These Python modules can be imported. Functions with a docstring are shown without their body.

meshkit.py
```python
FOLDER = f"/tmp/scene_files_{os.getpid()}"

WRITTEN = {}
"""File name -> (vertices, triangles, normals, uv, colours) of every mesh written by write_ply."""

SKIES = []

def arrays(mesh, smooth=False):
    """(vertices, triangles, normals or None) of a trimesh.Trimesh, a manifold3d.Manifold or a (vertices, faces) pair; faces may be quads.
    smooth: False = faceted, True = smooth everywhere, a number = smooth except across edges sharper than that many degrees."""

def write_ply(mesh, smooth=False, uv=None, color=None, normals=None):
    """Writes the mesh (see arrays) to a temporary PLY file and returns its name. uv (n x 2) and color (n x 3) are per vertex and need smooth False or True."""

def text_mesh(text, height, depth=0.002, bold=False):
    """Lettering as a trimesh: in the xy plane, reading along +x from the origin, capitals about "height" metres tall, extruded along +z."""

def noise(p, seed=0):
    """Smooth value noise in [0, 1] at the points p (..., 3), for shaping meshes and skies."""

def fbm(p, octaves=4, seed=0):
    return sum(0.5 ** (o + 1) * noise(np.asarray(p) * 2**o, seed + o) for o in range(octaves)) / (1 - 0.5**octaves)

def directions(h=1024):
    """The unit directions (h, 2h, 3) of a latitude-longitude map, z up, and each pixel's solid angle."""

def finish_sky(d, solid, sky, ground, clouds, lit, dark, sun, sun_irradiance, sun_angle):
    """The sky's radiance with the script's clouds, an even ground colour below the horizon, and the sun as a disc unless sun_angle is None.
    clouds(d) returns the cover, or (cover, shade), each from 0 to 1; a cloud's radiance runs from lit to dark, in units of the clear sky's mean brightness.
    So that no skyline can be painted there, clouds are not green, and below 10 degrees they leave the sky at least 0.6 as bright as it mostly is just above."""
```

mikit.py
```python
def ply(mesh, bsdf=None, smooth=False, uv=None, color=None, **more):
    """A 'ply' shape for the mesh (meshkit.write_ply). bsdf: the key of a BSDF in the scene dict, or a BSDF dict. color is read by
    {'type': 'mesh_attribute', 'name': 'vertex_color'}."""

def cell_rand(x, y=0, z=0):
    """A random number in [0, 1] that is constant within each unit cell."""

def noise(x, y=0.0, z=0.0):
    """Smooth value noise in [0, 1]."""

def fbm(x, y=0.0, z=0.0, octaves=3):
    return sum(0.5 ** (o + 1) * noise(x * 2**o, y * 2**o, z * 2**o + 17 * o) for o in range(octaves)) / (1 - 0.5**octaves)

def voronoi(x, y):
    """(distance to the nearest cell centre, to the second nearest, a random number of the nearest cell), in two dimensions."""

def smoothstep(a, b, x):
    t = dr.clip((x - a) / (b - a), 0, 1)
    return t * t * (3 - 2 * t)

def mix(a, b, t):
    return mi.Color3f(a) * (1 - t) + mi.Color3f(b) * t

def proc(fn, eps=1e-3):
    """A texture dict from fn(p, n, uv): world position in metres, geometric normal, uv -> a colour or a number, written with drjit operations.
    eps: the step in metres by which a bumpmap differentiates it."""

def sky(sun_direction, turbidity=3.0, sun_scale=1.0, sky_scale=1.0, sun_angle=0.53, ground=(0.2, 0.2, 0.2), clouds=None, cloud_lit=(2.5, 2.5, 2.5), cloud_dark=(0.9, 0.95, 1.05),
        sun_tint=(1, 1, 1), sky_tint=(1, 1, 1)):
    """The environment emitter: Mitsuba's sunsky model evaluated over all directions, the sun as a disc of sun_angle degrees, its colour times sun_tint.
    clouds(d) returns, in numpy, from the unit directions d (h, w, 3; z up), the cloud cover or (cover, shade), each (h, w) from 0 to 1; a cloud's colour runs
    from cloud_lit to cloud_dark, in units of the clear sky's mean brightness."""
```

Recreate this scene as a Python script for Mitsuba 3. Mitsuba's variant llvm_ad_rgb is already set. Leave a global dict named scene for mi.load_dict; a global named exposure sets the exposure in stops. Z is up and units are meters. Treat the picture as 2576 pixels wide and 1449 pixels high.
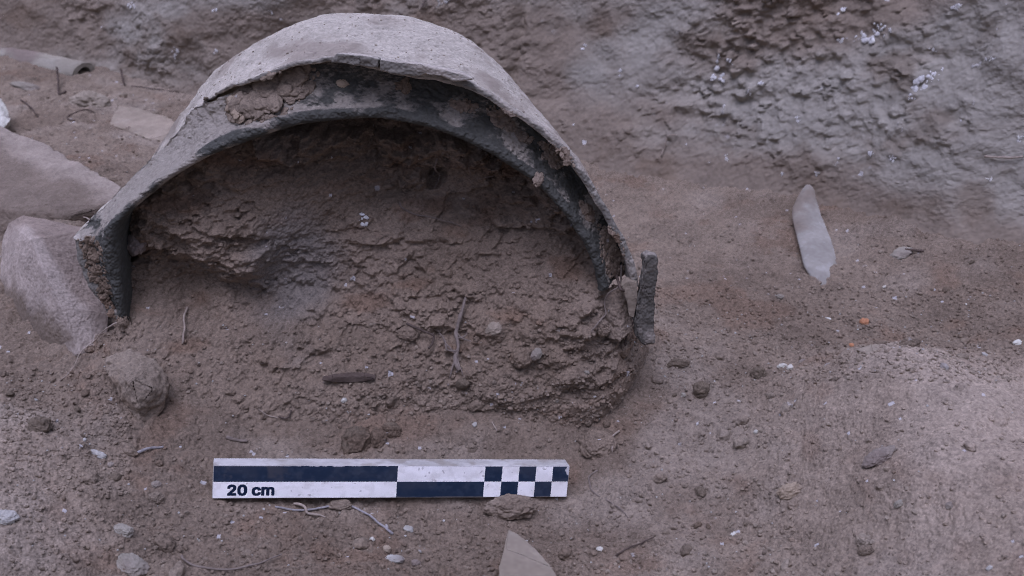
import math, random
import numpy as np, trimesh
import drjit as dr
import mitsuba as mi
import mikit, meshkit
from mikit import proc, noise, fbm, cell_rand, smoothstep, mix
from scipy.interpolate import RBFInterpolator, CubicSpline, PchipInterpolator
from scipy.spatial import cKDTree
from shapely.geometry import Polygon, Point
from shapely import contains_xy

T = mi.ScalarTransform4f
scene, labels = {}, {}
rng = np.random.default_rng(11)
random.seed(5)

# ------------------------------------------------------------------ camera, sky, exposure
PITCH, HC, FOV = math.radians(24), 0.36, 50.0
FWD = np.array([0, math.cos(PITCH), -math.sin(PITCH)])
UPV = np.array([0, math.sin(PITCH), math.cos(PITCH)])
EYE = np.array([0.0, 0.0, HC])
W0, H0 = 2575.0, 1449.0
FP = W0 / 2 / math.tan(math.radians(FOV / 2))
scene['camera'] = {'type': 'thinlens', 'fov': FOV, 'fov_axis': 'x', 'aperture_radius': 0.0011, 'focus_distance': 0.645,
                   'near_clip': 0.01, 'far_clip': 100.0,
                   'to_world': T().look_at(origin=EYE.tolist(), target=(EYE + FWD).tolist(), up=[0, 0, 1])}
exposure = 2.03


def overcast(d):
    """an even cloud sheet, brightest overhead"""
    return np.ones(d.shape[:2]), 1 - np.clip(d[..., 2], 0, 1) ** 1.3


scene['sky'] = mikit.sky([-0.12, -0.40, 0.91], turbidity=4, sun_scale=0.42, sun_angle=38, sun_tint=(0.75, 0.90, 1.66), clouds=overcast,
                         cloud_lit=(1.73, 1.94, 3.20), cloud_dark=(0.61, 0.69, 1.14), ground=(0.13, 0.105, 0.09))


def at(px, py, Y):
    """the point on the plane Y = const that a picture position looks at"""
    d = FWD + UPV * (H0 / 2 - py) / FP + np.array([1.0, 0, 0]) * (px - W0 / 2) / FP
    return EYE + d * (Y / d[1])


def atz(px, py, z):
    d = FWD + UPV * (H0 / 2 - py) / FP + np.array([1.0, 0, 0]) * (px - W0 / 2) / FP
    return EYE + d * ((z - HC) / d[2])


def project(q):
    d = np.asarray(q) - EYE
    z = d @ FWD
    return np.stack([W0 / 2 + FP * d[..., 0] / z, H0 / 2 - FP * (d @ UPV) / z, z], -1)


# ------------------------------------------------------------------ materials
def lumi(c, k):
    return mi.Color3f(c) * k


def speck(p, s, t):
    return dr.select(cell_rand(p.x * s, p.y * s, p.z * s) > t, 1.0, 0.0)


def soil_color(base_a, base_b, red, fleck, pale=None, pale_sides=False, low=None, grey=None):
    def fn(p, n, uv):
        big = smoothstep(0.32, 0.68, fbm(p.x * 11 + 3, p.y * 11, p.z * 11, 3))
        mid = fbm(p.x * 60, p.y * 60, p.z * 60 + 5, 3)
        fine = noise(p.x * 620, p.y * 620, p.z * 620)
        grain = cell_rand(p.x * 1100, p.y * 1100, p.z * 1100)
        c = mix(base_a, base_b, big)
        c = mix(c, red, 0.5 * smoothstep(0.56, 0.74, fbm(p.x * 30 + 9, p.y * 30, p.z * 75, 3)))
        if pale is not None:
            c = mix(c, pale, 0.7 * smoothstep(0.5, 0.72, fbm(p.x * 17 + 31, p.y * 17, p.z * 17 + 8, 4)))
        if grey is not None:  # a greyer lens in the fill
            d2 = dr.sqrt(dr.square(p.x - float(grey[0])) + 0.6 * dr.square(p.z - float(grey[2]))) + 0.03 * (fbm(p.x * 45, p.y * 45, p.z * 45, 4) - 0.5)
            c = mix(c, (0.160, 0.140, 0.116), 0.75 * smoothstep(0.040, 0.012, d2))
        if low is not None:   # loose floor earth has gathered on the lower part
            c = mix(c, low, 0.75 * smoothstep(0.055, 0.012, p.z + 0.03 * (mid - 0.5)))
        if pale_sides:      # paler higher ground at both sides; the right mound's up-facing brightness is painted in
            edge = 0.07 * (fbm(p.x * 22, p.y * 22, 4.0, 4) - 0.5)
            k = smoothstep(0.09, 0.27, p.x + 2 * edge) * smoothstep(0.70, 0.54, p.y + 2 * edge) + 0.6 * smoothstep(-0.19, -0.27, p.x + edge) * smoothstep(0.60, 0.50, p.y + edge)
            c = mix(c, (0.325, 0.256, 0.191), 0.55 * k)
        c = c * (0.36 + 0.44 * mid + 0.46 * fine + 0.40 * grain)
        w = speck(p, 520, 0.9985) + speck(p + 0.37, 330, 0.9992)
        w = dr.minimum(w, 1.0) * fleck
        return mix(c, (0.50, 0.48, 0.45), w)
    return proc(fn)


def grain_bump(p, n, uv):
    return 0.55 * noise(p.x * 420, p.y * 420, p.z * 420) + 0.45 * noise(p.x * 900, p.y * 900, p.z * 900)


GB = proc(grain_bump, eps=3e-4)


def matte(color, rough=1.0, bump=0.0010, spec=0.12):
    b = {'type': 'principled', 'base_color': color, 'roughness': rough, 'specular': spec}
    if bump:
        b = {'type': 'bumpmap', 'arbitrary': {'type': 'twosided', 'bsdf': b}, 'bump': GB, 'scale': bump} if False else \
            {'type': 'twosided', 'bsdf': {'type': 'bumpmap', 'nested': b, 'texture': GB, 'scale': bump}}
    else:
        b = {'type': 'twosided', 'bsdf': b}
    return b


scene['soil_mat'] = matte(soil_color((0.158, 0.118, 0.083), (0.206, 0.158, 0.113), (0.158, 0.101, 0.065), 0.6, (0.243, 0.195, 0.146), pale_sides=True), bump=0.0022)
scene['fill_mat'] = matte(soil_color((0.158, 0.116, 0.080), (0.206, 0.155, 0.111), (0.148, 0.087, 0.052), 0.6, (0.212, 0.167, 0.124), grey=at(735, 690, .64), low=(0.197, 0.149, 0.106)), bump=0.0020)


def wall_fn(p, n, uv):
    big = smoothstep(0.40, 0.60, fbm(p.x * 7 + 1, p.y * 7, p.z * 9 + 3, 4))
    mid = fbm(p.x * 45, p.y * 45, p.z * 60, 4)
    fine = noise(p.x * 420, p.y * 420, p.z * 420)
    c = mix((0.212, 0.167, 0.123), (0.287, 0.256, 0.203), big * smoothstep(0.045, 0.085, p.z + 0.03 * (mid - 0.5)))
    c = mix(c, (0.123, 0.082, 0.051), 0.5 * smoothstep(0.55, 0.75, fbm(p.x * 22 + 4, p.y * 22, p.z * 26, 4)))
    c = c * (0.60 + 0.46 * mid + 0.30 * fine)
    # lime: blotches gathered in bands and tiny grains
    band = smoothstep(0.55, 0.72, fbm(p.x * 13 + 7, p.y * 13, p.z * 13 + 2, 3))
    lime = smoothstep(0.74, 0.83, fbm(p.x * 95, p.y * 95, p.z * 95, 3)) * band
    lime = dr.minimum(1.0, 0.8 * lime + speck(p, 260, 0.9990))
    return mix(c, (0.495, 0.467, 0.426), lime * 0.85)


scene['wall_mat'] = matte(proc(wall_fn), bump=0.0012)


def dusty(dark, dust, lo, hi, s=40.0, upw=0.5, k=1.0, left=0.0, bead=0.0, lowleft=0.0, patch=0.0):
    """a dark fabric with pale dust lying where the surface looks up and in worn patches"""
    def fn(p, n, uv):
        f = fbm(p.x * s, p.y * s, p.z * s, 5)
        m = smoothstep(lo, hi, f + upw * (dr.abs(n.z) - 0.45) + (left * smoothstep(-0.12, -0.20, p.x) if left else 0.0) - (bead * smoothstep(0.66, 0.72, uv.y) if bead else 0.0)  # bead: shade under the rounded edge, besides its bare fabric, put into the colour
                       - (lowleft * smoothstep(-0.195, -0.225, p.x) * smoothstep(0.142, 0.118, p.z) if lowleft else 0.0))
        fine = noise(p.x * 700, p.y * 700, p.z * 700)
        c = mix(dark, dust, m) * (0.62 + 0.34 * fine + 0.22 * cell_rand(p.x * 1000, p.y * 1000, p.z * 1000) + 0.24 * fbm(p.x * 130, p.y * 130, p.z * 130, 2))
        if patch:    # earth caked on
            c = mix(c, (0.205, 0.166, 0.128), patch * smoothstep(0.50, 0.62, fbm(p.x * 19 + 4, p.y * 19, p.z * 19, 5)))
        c = mix(c, (0.12, 0.095, 0.08), 0.5 * smoothstep(0.80, 0.88, fbm(p.x * 190, p.y * 190, p.z * 190, 2)))
        return c * k
    return proc(fn)


scene['shell_mat'] = matte(dusty((0.190, 0.164, 0.128), (0.345, 0.303, 0.238), 0.26, 0.52, 38.0, 0.30, patch=0.75), bump=0.0016)
scene['lip_mat'] = matte(dusty((0.15, 0.136, 0.110), (0.315, 0.275, 0.22), 0.34, 0.60, 70.0, 0.4, lowleft=0.30), bump=0.0016)
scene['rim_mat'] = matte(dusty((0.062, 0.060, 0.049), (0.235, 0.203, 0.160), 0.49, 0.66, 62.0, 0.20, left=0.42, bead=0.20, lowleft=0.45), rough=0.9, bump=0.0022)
scene['sherd_mat'] = matte(dusty((0.095, 0.085, 0.068), (0.22, 0.188, 0.15), 0.42, 0.75, 70.0, 0.3), bump=0.0016)


def stone_mat(a, b, worn, dirt=(0.20, 0.155, 0.125), dirt_amount=0.5, s=20.0):
    def fn(p, n, uv):
        f = fbm(p.x * s, p.y * s, p.z * s, 4)
        c = mix(a, b, smoothstep(0.3, 0.7, f))
        c = mix(c, worn, 0.6 * smoothstep(0.55, 0.75, fbm(p.x * s * 2 + 5, p.y * s * 2, p.z * s * 2, 3)))
        d = smoothstep(0.62 - 0.5 * dirt_amount, 0.78 - 0.3 * dirt_amount, fbm(p.x * 27 + 2, p.y * 27, p.z * 27, 4))
        c = mix(c, dirt, d * 0.9)
        return c * (0.82 + 0.2 * noise(p.x * 520, p.y * 520, p.z * 520) + 0.15 * fbm(p.x * 90, p.y * 90, p.z * 90, 2))
    return matte(proc(fn), bump=0.0007)


scene['pink_stone'] = stone_mat((0.273, 0.215, 0.157), (0.319, 0.257, 0.191), (0.402, 0.345, 0.267), dirt=(0.221, 0.178, 0.129), dirt_amount=0.5)
scene['pale_stone'] = stone_mat((0.315, 0.292, 0.245), (0.375, 0.350, 0.298), (0.425, 0.40, 0.345), dirt_amount=0.12, s=35)
scene['grey_stone'] = stone_mat((0.221, 0.192, 0.146), (0.278, 0.244, 0.187), (0.319, 0.285, 0.224), dirt_amount=0.4)
scene['dusty_stone'] = stone_mat((0.242, 0.195, 0.142), (0.283, 0.232, 0.172), (0.330, 0.282, 0.215), dirt=(0.221, 0.178, 0.129), dirt_amount=0.5)
def earthed_stone(bare, earth, side, a, b, w0, w1):
    """a stone whose edge along the line a-b (in plan) is worn bare; settled earth lies right of that line as one walks from a to b, the stone's own colour shows left of it"""
    dx, dy = float(b[0] - a[0]), float(b[1] - a[1])
    ln = math.hypot(dx, dy)
    ax_, ay_, nx_, ny_ = float(a[0]), float(a[1]), dy / ln, -dx / ln

    def fn(p, n, uv):
        d = (p.x - ax_) * nx_ + (p.y - ay_) * ny_
        d = d + 0.030 * (fbm(p.x * 34, p.y * 34, p.z * 34, 4) - 0.5)
        c = mix(bare, earth, smoothstep(w0, w1, d))
        c = mix(c, side, smoothstep(-w0, -w1, d))
        return c * (0.55 + 0.40 * fbm(p.x * 70, p.y * 70, p.z * 70, 3) + 0.34 * noise(p.x * 560, p.y * 560, p.z * 560) + 0.2 * cell_rand(p.x * 1000, p.y * 1000, p.z * 1000))
    return matte(proc(fn), bump=0.0016)


scene['slab_mat'] = earthed_stone((0.261, 0.211, 0.163), (0.157, 0.121, 0.089), (0.217, 0.172, 0.132), at(0, 322, .94), at(305, 472, .83), 0.012, 0.034)  # slab: clean pale edge, with its lit look put into the colour
scene['block_mat'] = earthed_stone((0.304, 0.249, 0.200), (0.148, 0.114, 0.083), (0.213, 0.165, 0.128), at(70, 600, .69), at(195, 840, .632), 0.003, 0.014)
scene['white_stone'] = stone_mat((0.433, 0.405, 0.327), (0.536, 0.500, 0.408), (0.597, 0.565, 0.464), dirt_amount=0.15, s=90)
scene['blade_stone'] = stone_mat((0.26, 0.235, 0.195), (0.315, 0.288, 0.24), (0.36, 0.335, 0.285), dirt=(0.20, 0.16, 0.122), dirt_amount=0.3, s=60)
scene['lime'] = stone_mat((0.50, 0.475, 0.43), (0.62, 0.595, 0.55), (0.577, 0.550, 0.456), dirt=(0.247, 0.215, 0.168), dirt_amount=0.3, s=120)
scene['orange_stone'] = stone_mat((0.33, 0.155, 0.08), (0.40, 0.19, 0.10), (0.42, 0.24, 0.14), dirt_amount=0.1, s=90)
scene['tan_stone'] = stone_mat((0.227, 0.172, 0.119), (0.309, 0.238, 0.163), (0.350, 0.285, 0.206), dirt_amount=0.0, s=60)
scene['dark_clod'] = matte(soil_color((0.123, 0.094, 0.065), (0.153, 0.117, 0.083), (0.121, 0.079, 0.052), 0.2), bump=0.0010)
scene['light_clod'] = matte(soil_color((0.184, 0.142, 0.102), (0.235, 0.188, 0.138), (0.184, 0.131, 0.088), 0.3), bump=0.0010)


def fibre(a, b):
    def fn(p, n, uv):
        return mix(a, b, fbm(p.x * 160, p.y * 160, p.z * 160, 3)) * (0.8 + 0.4 * noise(p.x * 700, p.y * 700, p.z * 700))
    return matte(proc(fn), bump=0)


scene['root_mat'] = fibre((0.135, 0.105, 0.082), (0.225, 0.180, 0.145))
scene['pale_root_mat'] = fibre((0.24, 0.185, 0.138), (0.36, 0.295, 0.232))
scene['dark_root_mat'] = fibre((0.060, 0.042, 0.032), (0.115, 0.085, 0.066))
scene['grey_root_mat'] = fibre((0.20, 0.18, 0.165), (0.33, 0.30, 0.28))
scene['red_root_mat'] = fibre((0.42, 0.13, 0.09), (0.46, 0.2, 0.14))


# ------------------------------------------------------------------ entries
def put(key, mesh, mat, smooth=True, label=None, cat=None, group=None, kind=None, **kw):
    base, k = key, 0
    head, _, tail = key.rpartition('__')
    while key in scene or key in labels:
        k += 1
        key = f'{base}_{k:03d}'
    scene[key] = mikit.ply(mesh, mat, smooth=smooth, **kw)
    if label or kind:
        labels[key] = {n: v for n, v in (('label', label), ('category', cat), ('group', group), ('kind', kind)) if v}
    return key


def thing(name, label, cat, group=None):
    key, k = name, 0
    while key in labels:
        k += 1
        key = f'{name}_{k:03d}'
    labels[key] = {'label': label, 'category': cat}
    if group:
        labels[key]['group'] = group
    return key


def grid_faces(n, m, keep=None):
    i = np.arange(n * m).reshape(n, m)
    q = np.stack([i[:-1, :-1], i[:-1, 1:], i[1:, 1:], i[1:, :-1]], -1).reshape(-1, 4)
    if keep is not None:
        q = q[keep.ravel()[q].all(1)]
    f = np.vstack([q[:, [0, 1, 2]], q[:, [0, 2, 3]]])
    return f


def bumps2d(x, y, n, area, r0, r1, seed, power=2.0):
    """hemispherical crumbs in a height field: height at the points (x, y)"""
    g = np.random.default_rng(seed)
    c = np.stack([g.uniform(area[0], area[1], n), g.uniform(area[2], area[3], n)], -1)
    r = r0 + (r1 - r0) * g.random(n) ** power
    d, i = cKDTree(c).query(np.stack([x, y], -1), distance_upper_bound=r1 * 1.2)
    ok = np.isfinite(d)
    out = np.zeros(len(x))
    rr = r[i[ok]]
    out[ok] = 0.75 * np.sqrt(np.maximum(0, rr ** 2 - d[ok] ** 2))
    return out


def N(p, s, octaves=3, seed=0):
    return meshkit.fbm(np.asarray(p) * s, octaves, seed) - 0.5


def ridged(p, s, seed=0, octaves=3):
    o, a = 0, 0.5
    for k in range(octaves):
        o = o + a * (1 - 2 * np.abs(meshkit.noise(np.asarray(p) * s * 2 ** k, seed + k) - 0.5))
        a *= 0.5
    return o


# ------------------------------------------------------------------ ground
GC = [(0, 1449, .045), (0, 1250, .05), (300, 1449, .022), (600, 1449, .010), (980, 1449, .000), (1300, 1449, -.006), (1700, 1449, -.004),
      (2200, 1449, .030), (2575, 1449, .068), (400, 1300, .016), (530, 1268, .0115), (760, 1272, .002), (980, 1270, -.005), (1200, 1262, -.0085), (1330, 1258, -.0105),
      (1430, 1256, -.0135), (530, 1145, .015), (760, 1140, .010), (980, 1140, .0085), (1200, 1140, .0045), (1430, 1140, -.003), (1000, 1090, .0135), (1250, 1085, .0095), (300, 1180, .030), (200, 1150, .036), (60, 1050, .046),
      (150, 1000, .034), (250, 1000, .036), (0, 905, .032), (70, 970, .028), (1600, 1200, -.006), (1650, 950, .008), (1700, 800, .012), (1650, 600, .015),
      (1900, 900, .012), (1980, 1020, .020), (2090, 940, .045), (2250, 882, .066), (2400, 935, .068), (2480, 1010, .070), (2500, 1150, .072), (2300, 1150, .058), (2120, 1120, .038), (2050, 1250, .022), (2575, 1300, .071), (2350, 1320, .050),
      (1930, 1300, .004), (1850, 1150, .002), (2300, 832, .012), (2575, 880, .034), (2575, 970, .044), (2575, 1120, .066), (200, 885, .034), (140, 960, .026), (240, 940, .037), (0, 1010, .040), (2050, 700, .02), (2400, 700, .03), (2575, 720, .036), (2575, 800, .034),
      (2000, 500, .035), (1500, 420, .032), (2575, 640, .045), (0, 250, .062), (400, 250, .050), (300, 400, .060), (100, 500, .068), (350, 500, .062),
      (150, 560, .066), (0, 640, .046), (0, 750, .036), (0, 830, .033), (230, 790, .034), (240, 680, .042), (0, 170, .07), (300, 180, .062), (600, 150, .05), (900, 300, .04), (900, 600, .02), (1300, 700, .01), (560, 800, .03)]
gp = np.array([atz(*c) for c in GC])
g_rbf = RBFInterpolator(gp[:, :2], gp[:, 2], kernel='thin_plate_spline', smoothing=2e-5)


BAR0, BARD, BARS = np.array([-0.1627, 0.4975, 0.0134]), np.array([0.9813, 0.1926]), -0.0255 / 0.198


def ground_base(x, y):
    return g_rbf(np.stack([np.clip(x, -0.75, 0.62), np.clip(y, 0.33, 1.45)], -1))


def ground_z(x, y, detail=True):
    z = ground_base(x, y)
    if not detail:
        return z
    p = np.stack([x, y, z], -1)
    firm = 1 - 0.62 * np.clip((z - 0.028) / 0.03, 0, 1) * (x > 0.03)
    near = np.exp(-np.maximum(0, np.abs(x) - 1.2) * 2)
    z = z + 0.010 * N(p, 14, 3, 1) + 0.0075 * N(p, 55, 3, 2) * (0.5 + 1.2 * meshkit.noise(p * 9, 77)) + 0.0046 * N(p, 210, 3, 3) * firm
    z = z + 0.0024 * N(p, 620, 2, 4) * near * firm
    rough = np.clip(meshkit.fbm(p * 12, 3, 9) * 2.6 - 0.75, 0, 1)
    z = z + bumps2d(x, y, 26000, (-0.7, 0.6, 0.34, 1.4), 0.0006, 0.0021, 5) * (0.45 + 0.85 * rough) * firm
    z = z + bumps2d(x, y, 3800, (-0.7, 0.6, 0.34, 1.4), 0.0015, 0.0046, 6, 3) * rough * 0.9
    # wind and trowel scrapes
    z = z - 0.0022 * np.clip(ridged(np.stack([x * 0.5 + y * 0.4, y - x * 0.35, z], -1), 24, 12) - 0.68, 0, 1) * 4 * np.clip(meshkit.noise(p * 6, 13) * 2 - .7, 0, 1)
    # the bar lies in the earth: the floor stays below its underside, except for the heap against its right half
    u = (x - BAR0[0]) * BARD[0] + (y - BAR0[1]) * BARD[1]
    w = -(x - BAR0[0]) * BARD[1] + (y - BAR0[1]) * BARD[0]
    under = BAR0[2] + u * BARS - 0.0012 - 0.0028 * np.clip(1 - np.abs(u - 0.085) / 0.08, 0, 1) + 0.0016 * np.exp(-((u - 0.163) / 0.013) ** 2)
    e = np.maximum(np.maximum(-0.006 - u, u - 0.206), np.maximum(-0.007 - w, w - 0.019))
    return np.where(e < 0, np.minimum(z, under), np.where(e < 0.02, np.minimum(z, under + np.maximum(e, 0) * 0.7), z))


na, nr = 880, 580
aa = np.concatenate([-np.geomspace(20, 0.60, 26)[:-1], np.linspace(-0.58, 0.58, na), np.geomspace(0.60, 20, 26)[1:]])
yy = np.concatenate([[-12, -6, -3, -1.5, -0.7, -0.3, -0.1, 0.05, 0.15, 0.22, 0.28, 0.31, 0.325, 0.332], 0.336 * np.exp(np.linspace(0, 1, nr) ** 1.02 * math.log(1.50 / 0.336)), [1.53, 1.6]])
A, Yg = np.meshgrid(aa, yy)
Xg = A * (np.maximum(Yg, 0.3) + 0.10)
zg = ground_z(Xg.ravel(), Yg.ravel())
GV = np.stack([Xg.ravel(), Yg.ravel(), zg], -1)
ground_mesh = (GV, grid_faces(len(yy), len(aa)))
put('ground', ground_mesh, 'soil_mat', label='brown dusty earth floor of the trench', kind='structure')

# ------------------------------------------------------------------ trench wall behind
wl = np.array([(-2.6, 2.0), (-1.3, 1.62), (-0.66, 1.37), (-0.30, 1.235), (0.046, 1.075), (0.259, 0.955), (0.39, 0.80), (0.62, 0.64), (1.1, 0.45), (2.4, 0.2)])
cum = np.r_[0, np.cumsum(np.linalg.norm(np.diff(wl, axis=0), axis=1))]
sx, sy = PchipInterpolator(cum, wl[:, 0]), PchipInterpolator(cum, wl[:, 1])
s_in0, s_in1 = cum[2] - 0.12, cum[6] + 0.20
ss = np.concatenate([np.linspace(0, s_in0, 60)[:-1], np.linspace(s_in0, s_in1, 840), np.linspace(s_in1, cum[-1], 60)[1:]])
hh = np.concatenate([np.linspace(-0.06, 0.22, 235), np.linspace(0.225, 0.50, 24)])
S_, Hh = np.meshgrid(ss, hh)
tx, ty = sx(S_, 1), sy(S_, 1)
tl = np.hypot(tx, ty)
nx, ny = ty / tl, -tx / tl          # towards the camera
foot = 0.085 * np.exp(-np.maximum(Hh + 0.0, 0) / 0.030)            # the foot of the wall runs out into the floor
top = np.clip((Hh - 0.44) / 0.06, 0, 1) ** 2 * 0.06
P0 = np.stack([sx(S_), sy(S_), Hh], -1)
q = np.stack([S_, Hh, np.zeros_like(S_)], -1)
face = np.clip((Hh - 0.02) / 0.05, 0.25, 1)
s_crag = cum[4] + 0.62 * (cum[5] - cum[4])
crag = np.clip(meshkit.fbm(q * 8, 3, 41) * 2.6 - 1.0, 0.08, 1) + 1.3 * np.exp(-((S_ - s_crag - 0.25 * (Hh - .1)) / 0.055) ** 2) * np.clip((Hh - .05) / .05, 0, 1)
d = foot - 0.11 * np.maximum(Hh, 0) - top
d = d + face * (0.060 * N(q, 5, 2, 31) + 0.022 * N(q, 17, 3, 32) + 0.0052 * N(q * [1, 1.5, 1], 48, 4, 33) + 0.0046 * N(q, 150, 3, 34) * crag) + 0.0022 * N(q, 420, 2, 36)
d = d + face * (0.008 * (ridged(q * [0.7, 1.4, 1], 34, 42) - 0.55)) * crag
d = d + bumps2d(S_.ravel(), Hh.ravel(), 5200, (s_in0, s_in1, -0.02, 0.25), 0.0015, 0.0060, 44, 2.5).reshape(S_.shape) * crag * 0.9
# a vertical tool groove behind the pot
groove = np.exp(-((S_ - (cum[4] - 0.055 + 0.012 * N(q * [0, 1, 0], 20, 2, 45))) / 0.007) ** 2)
d = d - 0.012 * groove
WV = P0 + np.stack([nx * d, ny * d, np.zeros_like(d)], -1)
# the surface above the trench
back = np.array([0.03, 0.1, 0.3, 1, 3, 9, 25])
rows = [WV]
for b in back:
    r_ = WV[-1] - np.stack([nx[-1] * b, ny[-1] * b, np.zeros_like(nx[-1])], -1)
    r_[:, 2] = 0.505 + 0.02 * N(r_, 3, 2, 46)
    rows.append(r_[None])
WV = np.concatenate(rows)
wall_mesh = (WV.reshape(-1, 3), grid_faces(*WV.shape[:2]))
put('earth_bank', wall_mesh, 'wall_mat', label='grey brown trench wall flecked with lime', kind='structure')

# ------------------------------------------------------------------ vessel: paired points along the outer lip and the inner rim edge
PAIRS = [(300, 822, 324, 834, .628), (240, 745, 318, 770, .630), (200, 655, 306, 700, .632), (181, 600, 300, 640, .632), (207, 573, 300, 588, .646), (300, 483, 345, 520, .655),
         (365, 412, 420, 455, .658), (430, 352, 500, 405, .658), (487, 277, 570, 375, .652), (560, 225, 650, 345, .636), (650, 190, 740, 315, .622), (745, 155, 810, 303, .620),
         (850, 142, 880, 298, .618), (950, 160, 950, 298, .613), (1050, 181, 1020, 307, .611), (1120, 190, 1080, 320, .612), (1200, 216, 1140, 342, .612), (1280, 262, 1205, 370, .612),
         (1360, 315, 1270, 405, .612), (1420, 367, 1335, 450, .612), (1470, 432, 1385, 497, .612), (1520, 512, 1425, 545, .612), (1555, 573, 1460, 600, .612), (1580, 622, 1485, 655, .612),
         (1600, 682, 1498, 700, .612), (1605, 722, 1503, 740, .612)]
PAIRS = np.array(PAIRS, float)
YI = 0.616
Lk = np.array([at(a, b, y) for a, b, c, e, y in PAIRS])
Ik = np.array([at(c, e, YI) for a, b, c, e, y in PAIRS])
ki = np.r_[0, np.cumsum(np.linalg.norm(np.diff(Lk, axis=0), axis=1))]
ki /= ki[-1]
tt = np.linspace(0, 1, 900)
kx = np.interp(tt, ki, np.arange(len(ki)))            # the number of the pair, running
Lc, Ic = PchipInterpolator(ki, Lk)(tt), CubicSpline(ki, Ik)(tt)
from scipy.ndimage import gaussian_filter1d
Lc = gaussian_filter1d(Lc, 4, axis=0, mode='nearest')
Ic = gaussian_filter1d(Ic, 12, axis=0, mode='nearest')
jag = np.stack([np.zeros(900)] * 3, -1)
e1 = Lc - Ic
wid = np.linalg.norm(e1 * [1, 0, 1], axis=1)
e1 = e1 * [1, 0, 1] / wid[:, None]                    # outwards, in the plane of the mouth
ey = np.array([0, 1.0, 0])
lq = np.stack([tt * 0.6, tt * 0, tt * 0], -1)
torn = np.interp(kx, [0, 4, 8, 11, 13, 25], [1.2, 1.3, 1.0, .6, .3, .3])
Lc = Lc + e1 * (0.0028 * N(lq, 130, 3, 51) * torn)[:, None] + ey * (0.005 * N(lq + 5, 90, 3, 52) * torn)[:, None]
Cc = np.array([-0.0935, 0, 0.062])                    # axis of the vessel at the mouth


def loft(rows):
    R_ = np.stack(rows)                               # rows x 900 x 3
    return R_


def relief(R_, amount, scale, seed, normal):
    return R_ + normal * (amount * N(R_, scale, 3, seed))[..., None]


pot = thing('clay_vessel', 'large dusty grey vessel lying on its side with broken rim and earth in its mouth', 'vessel')
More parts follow.
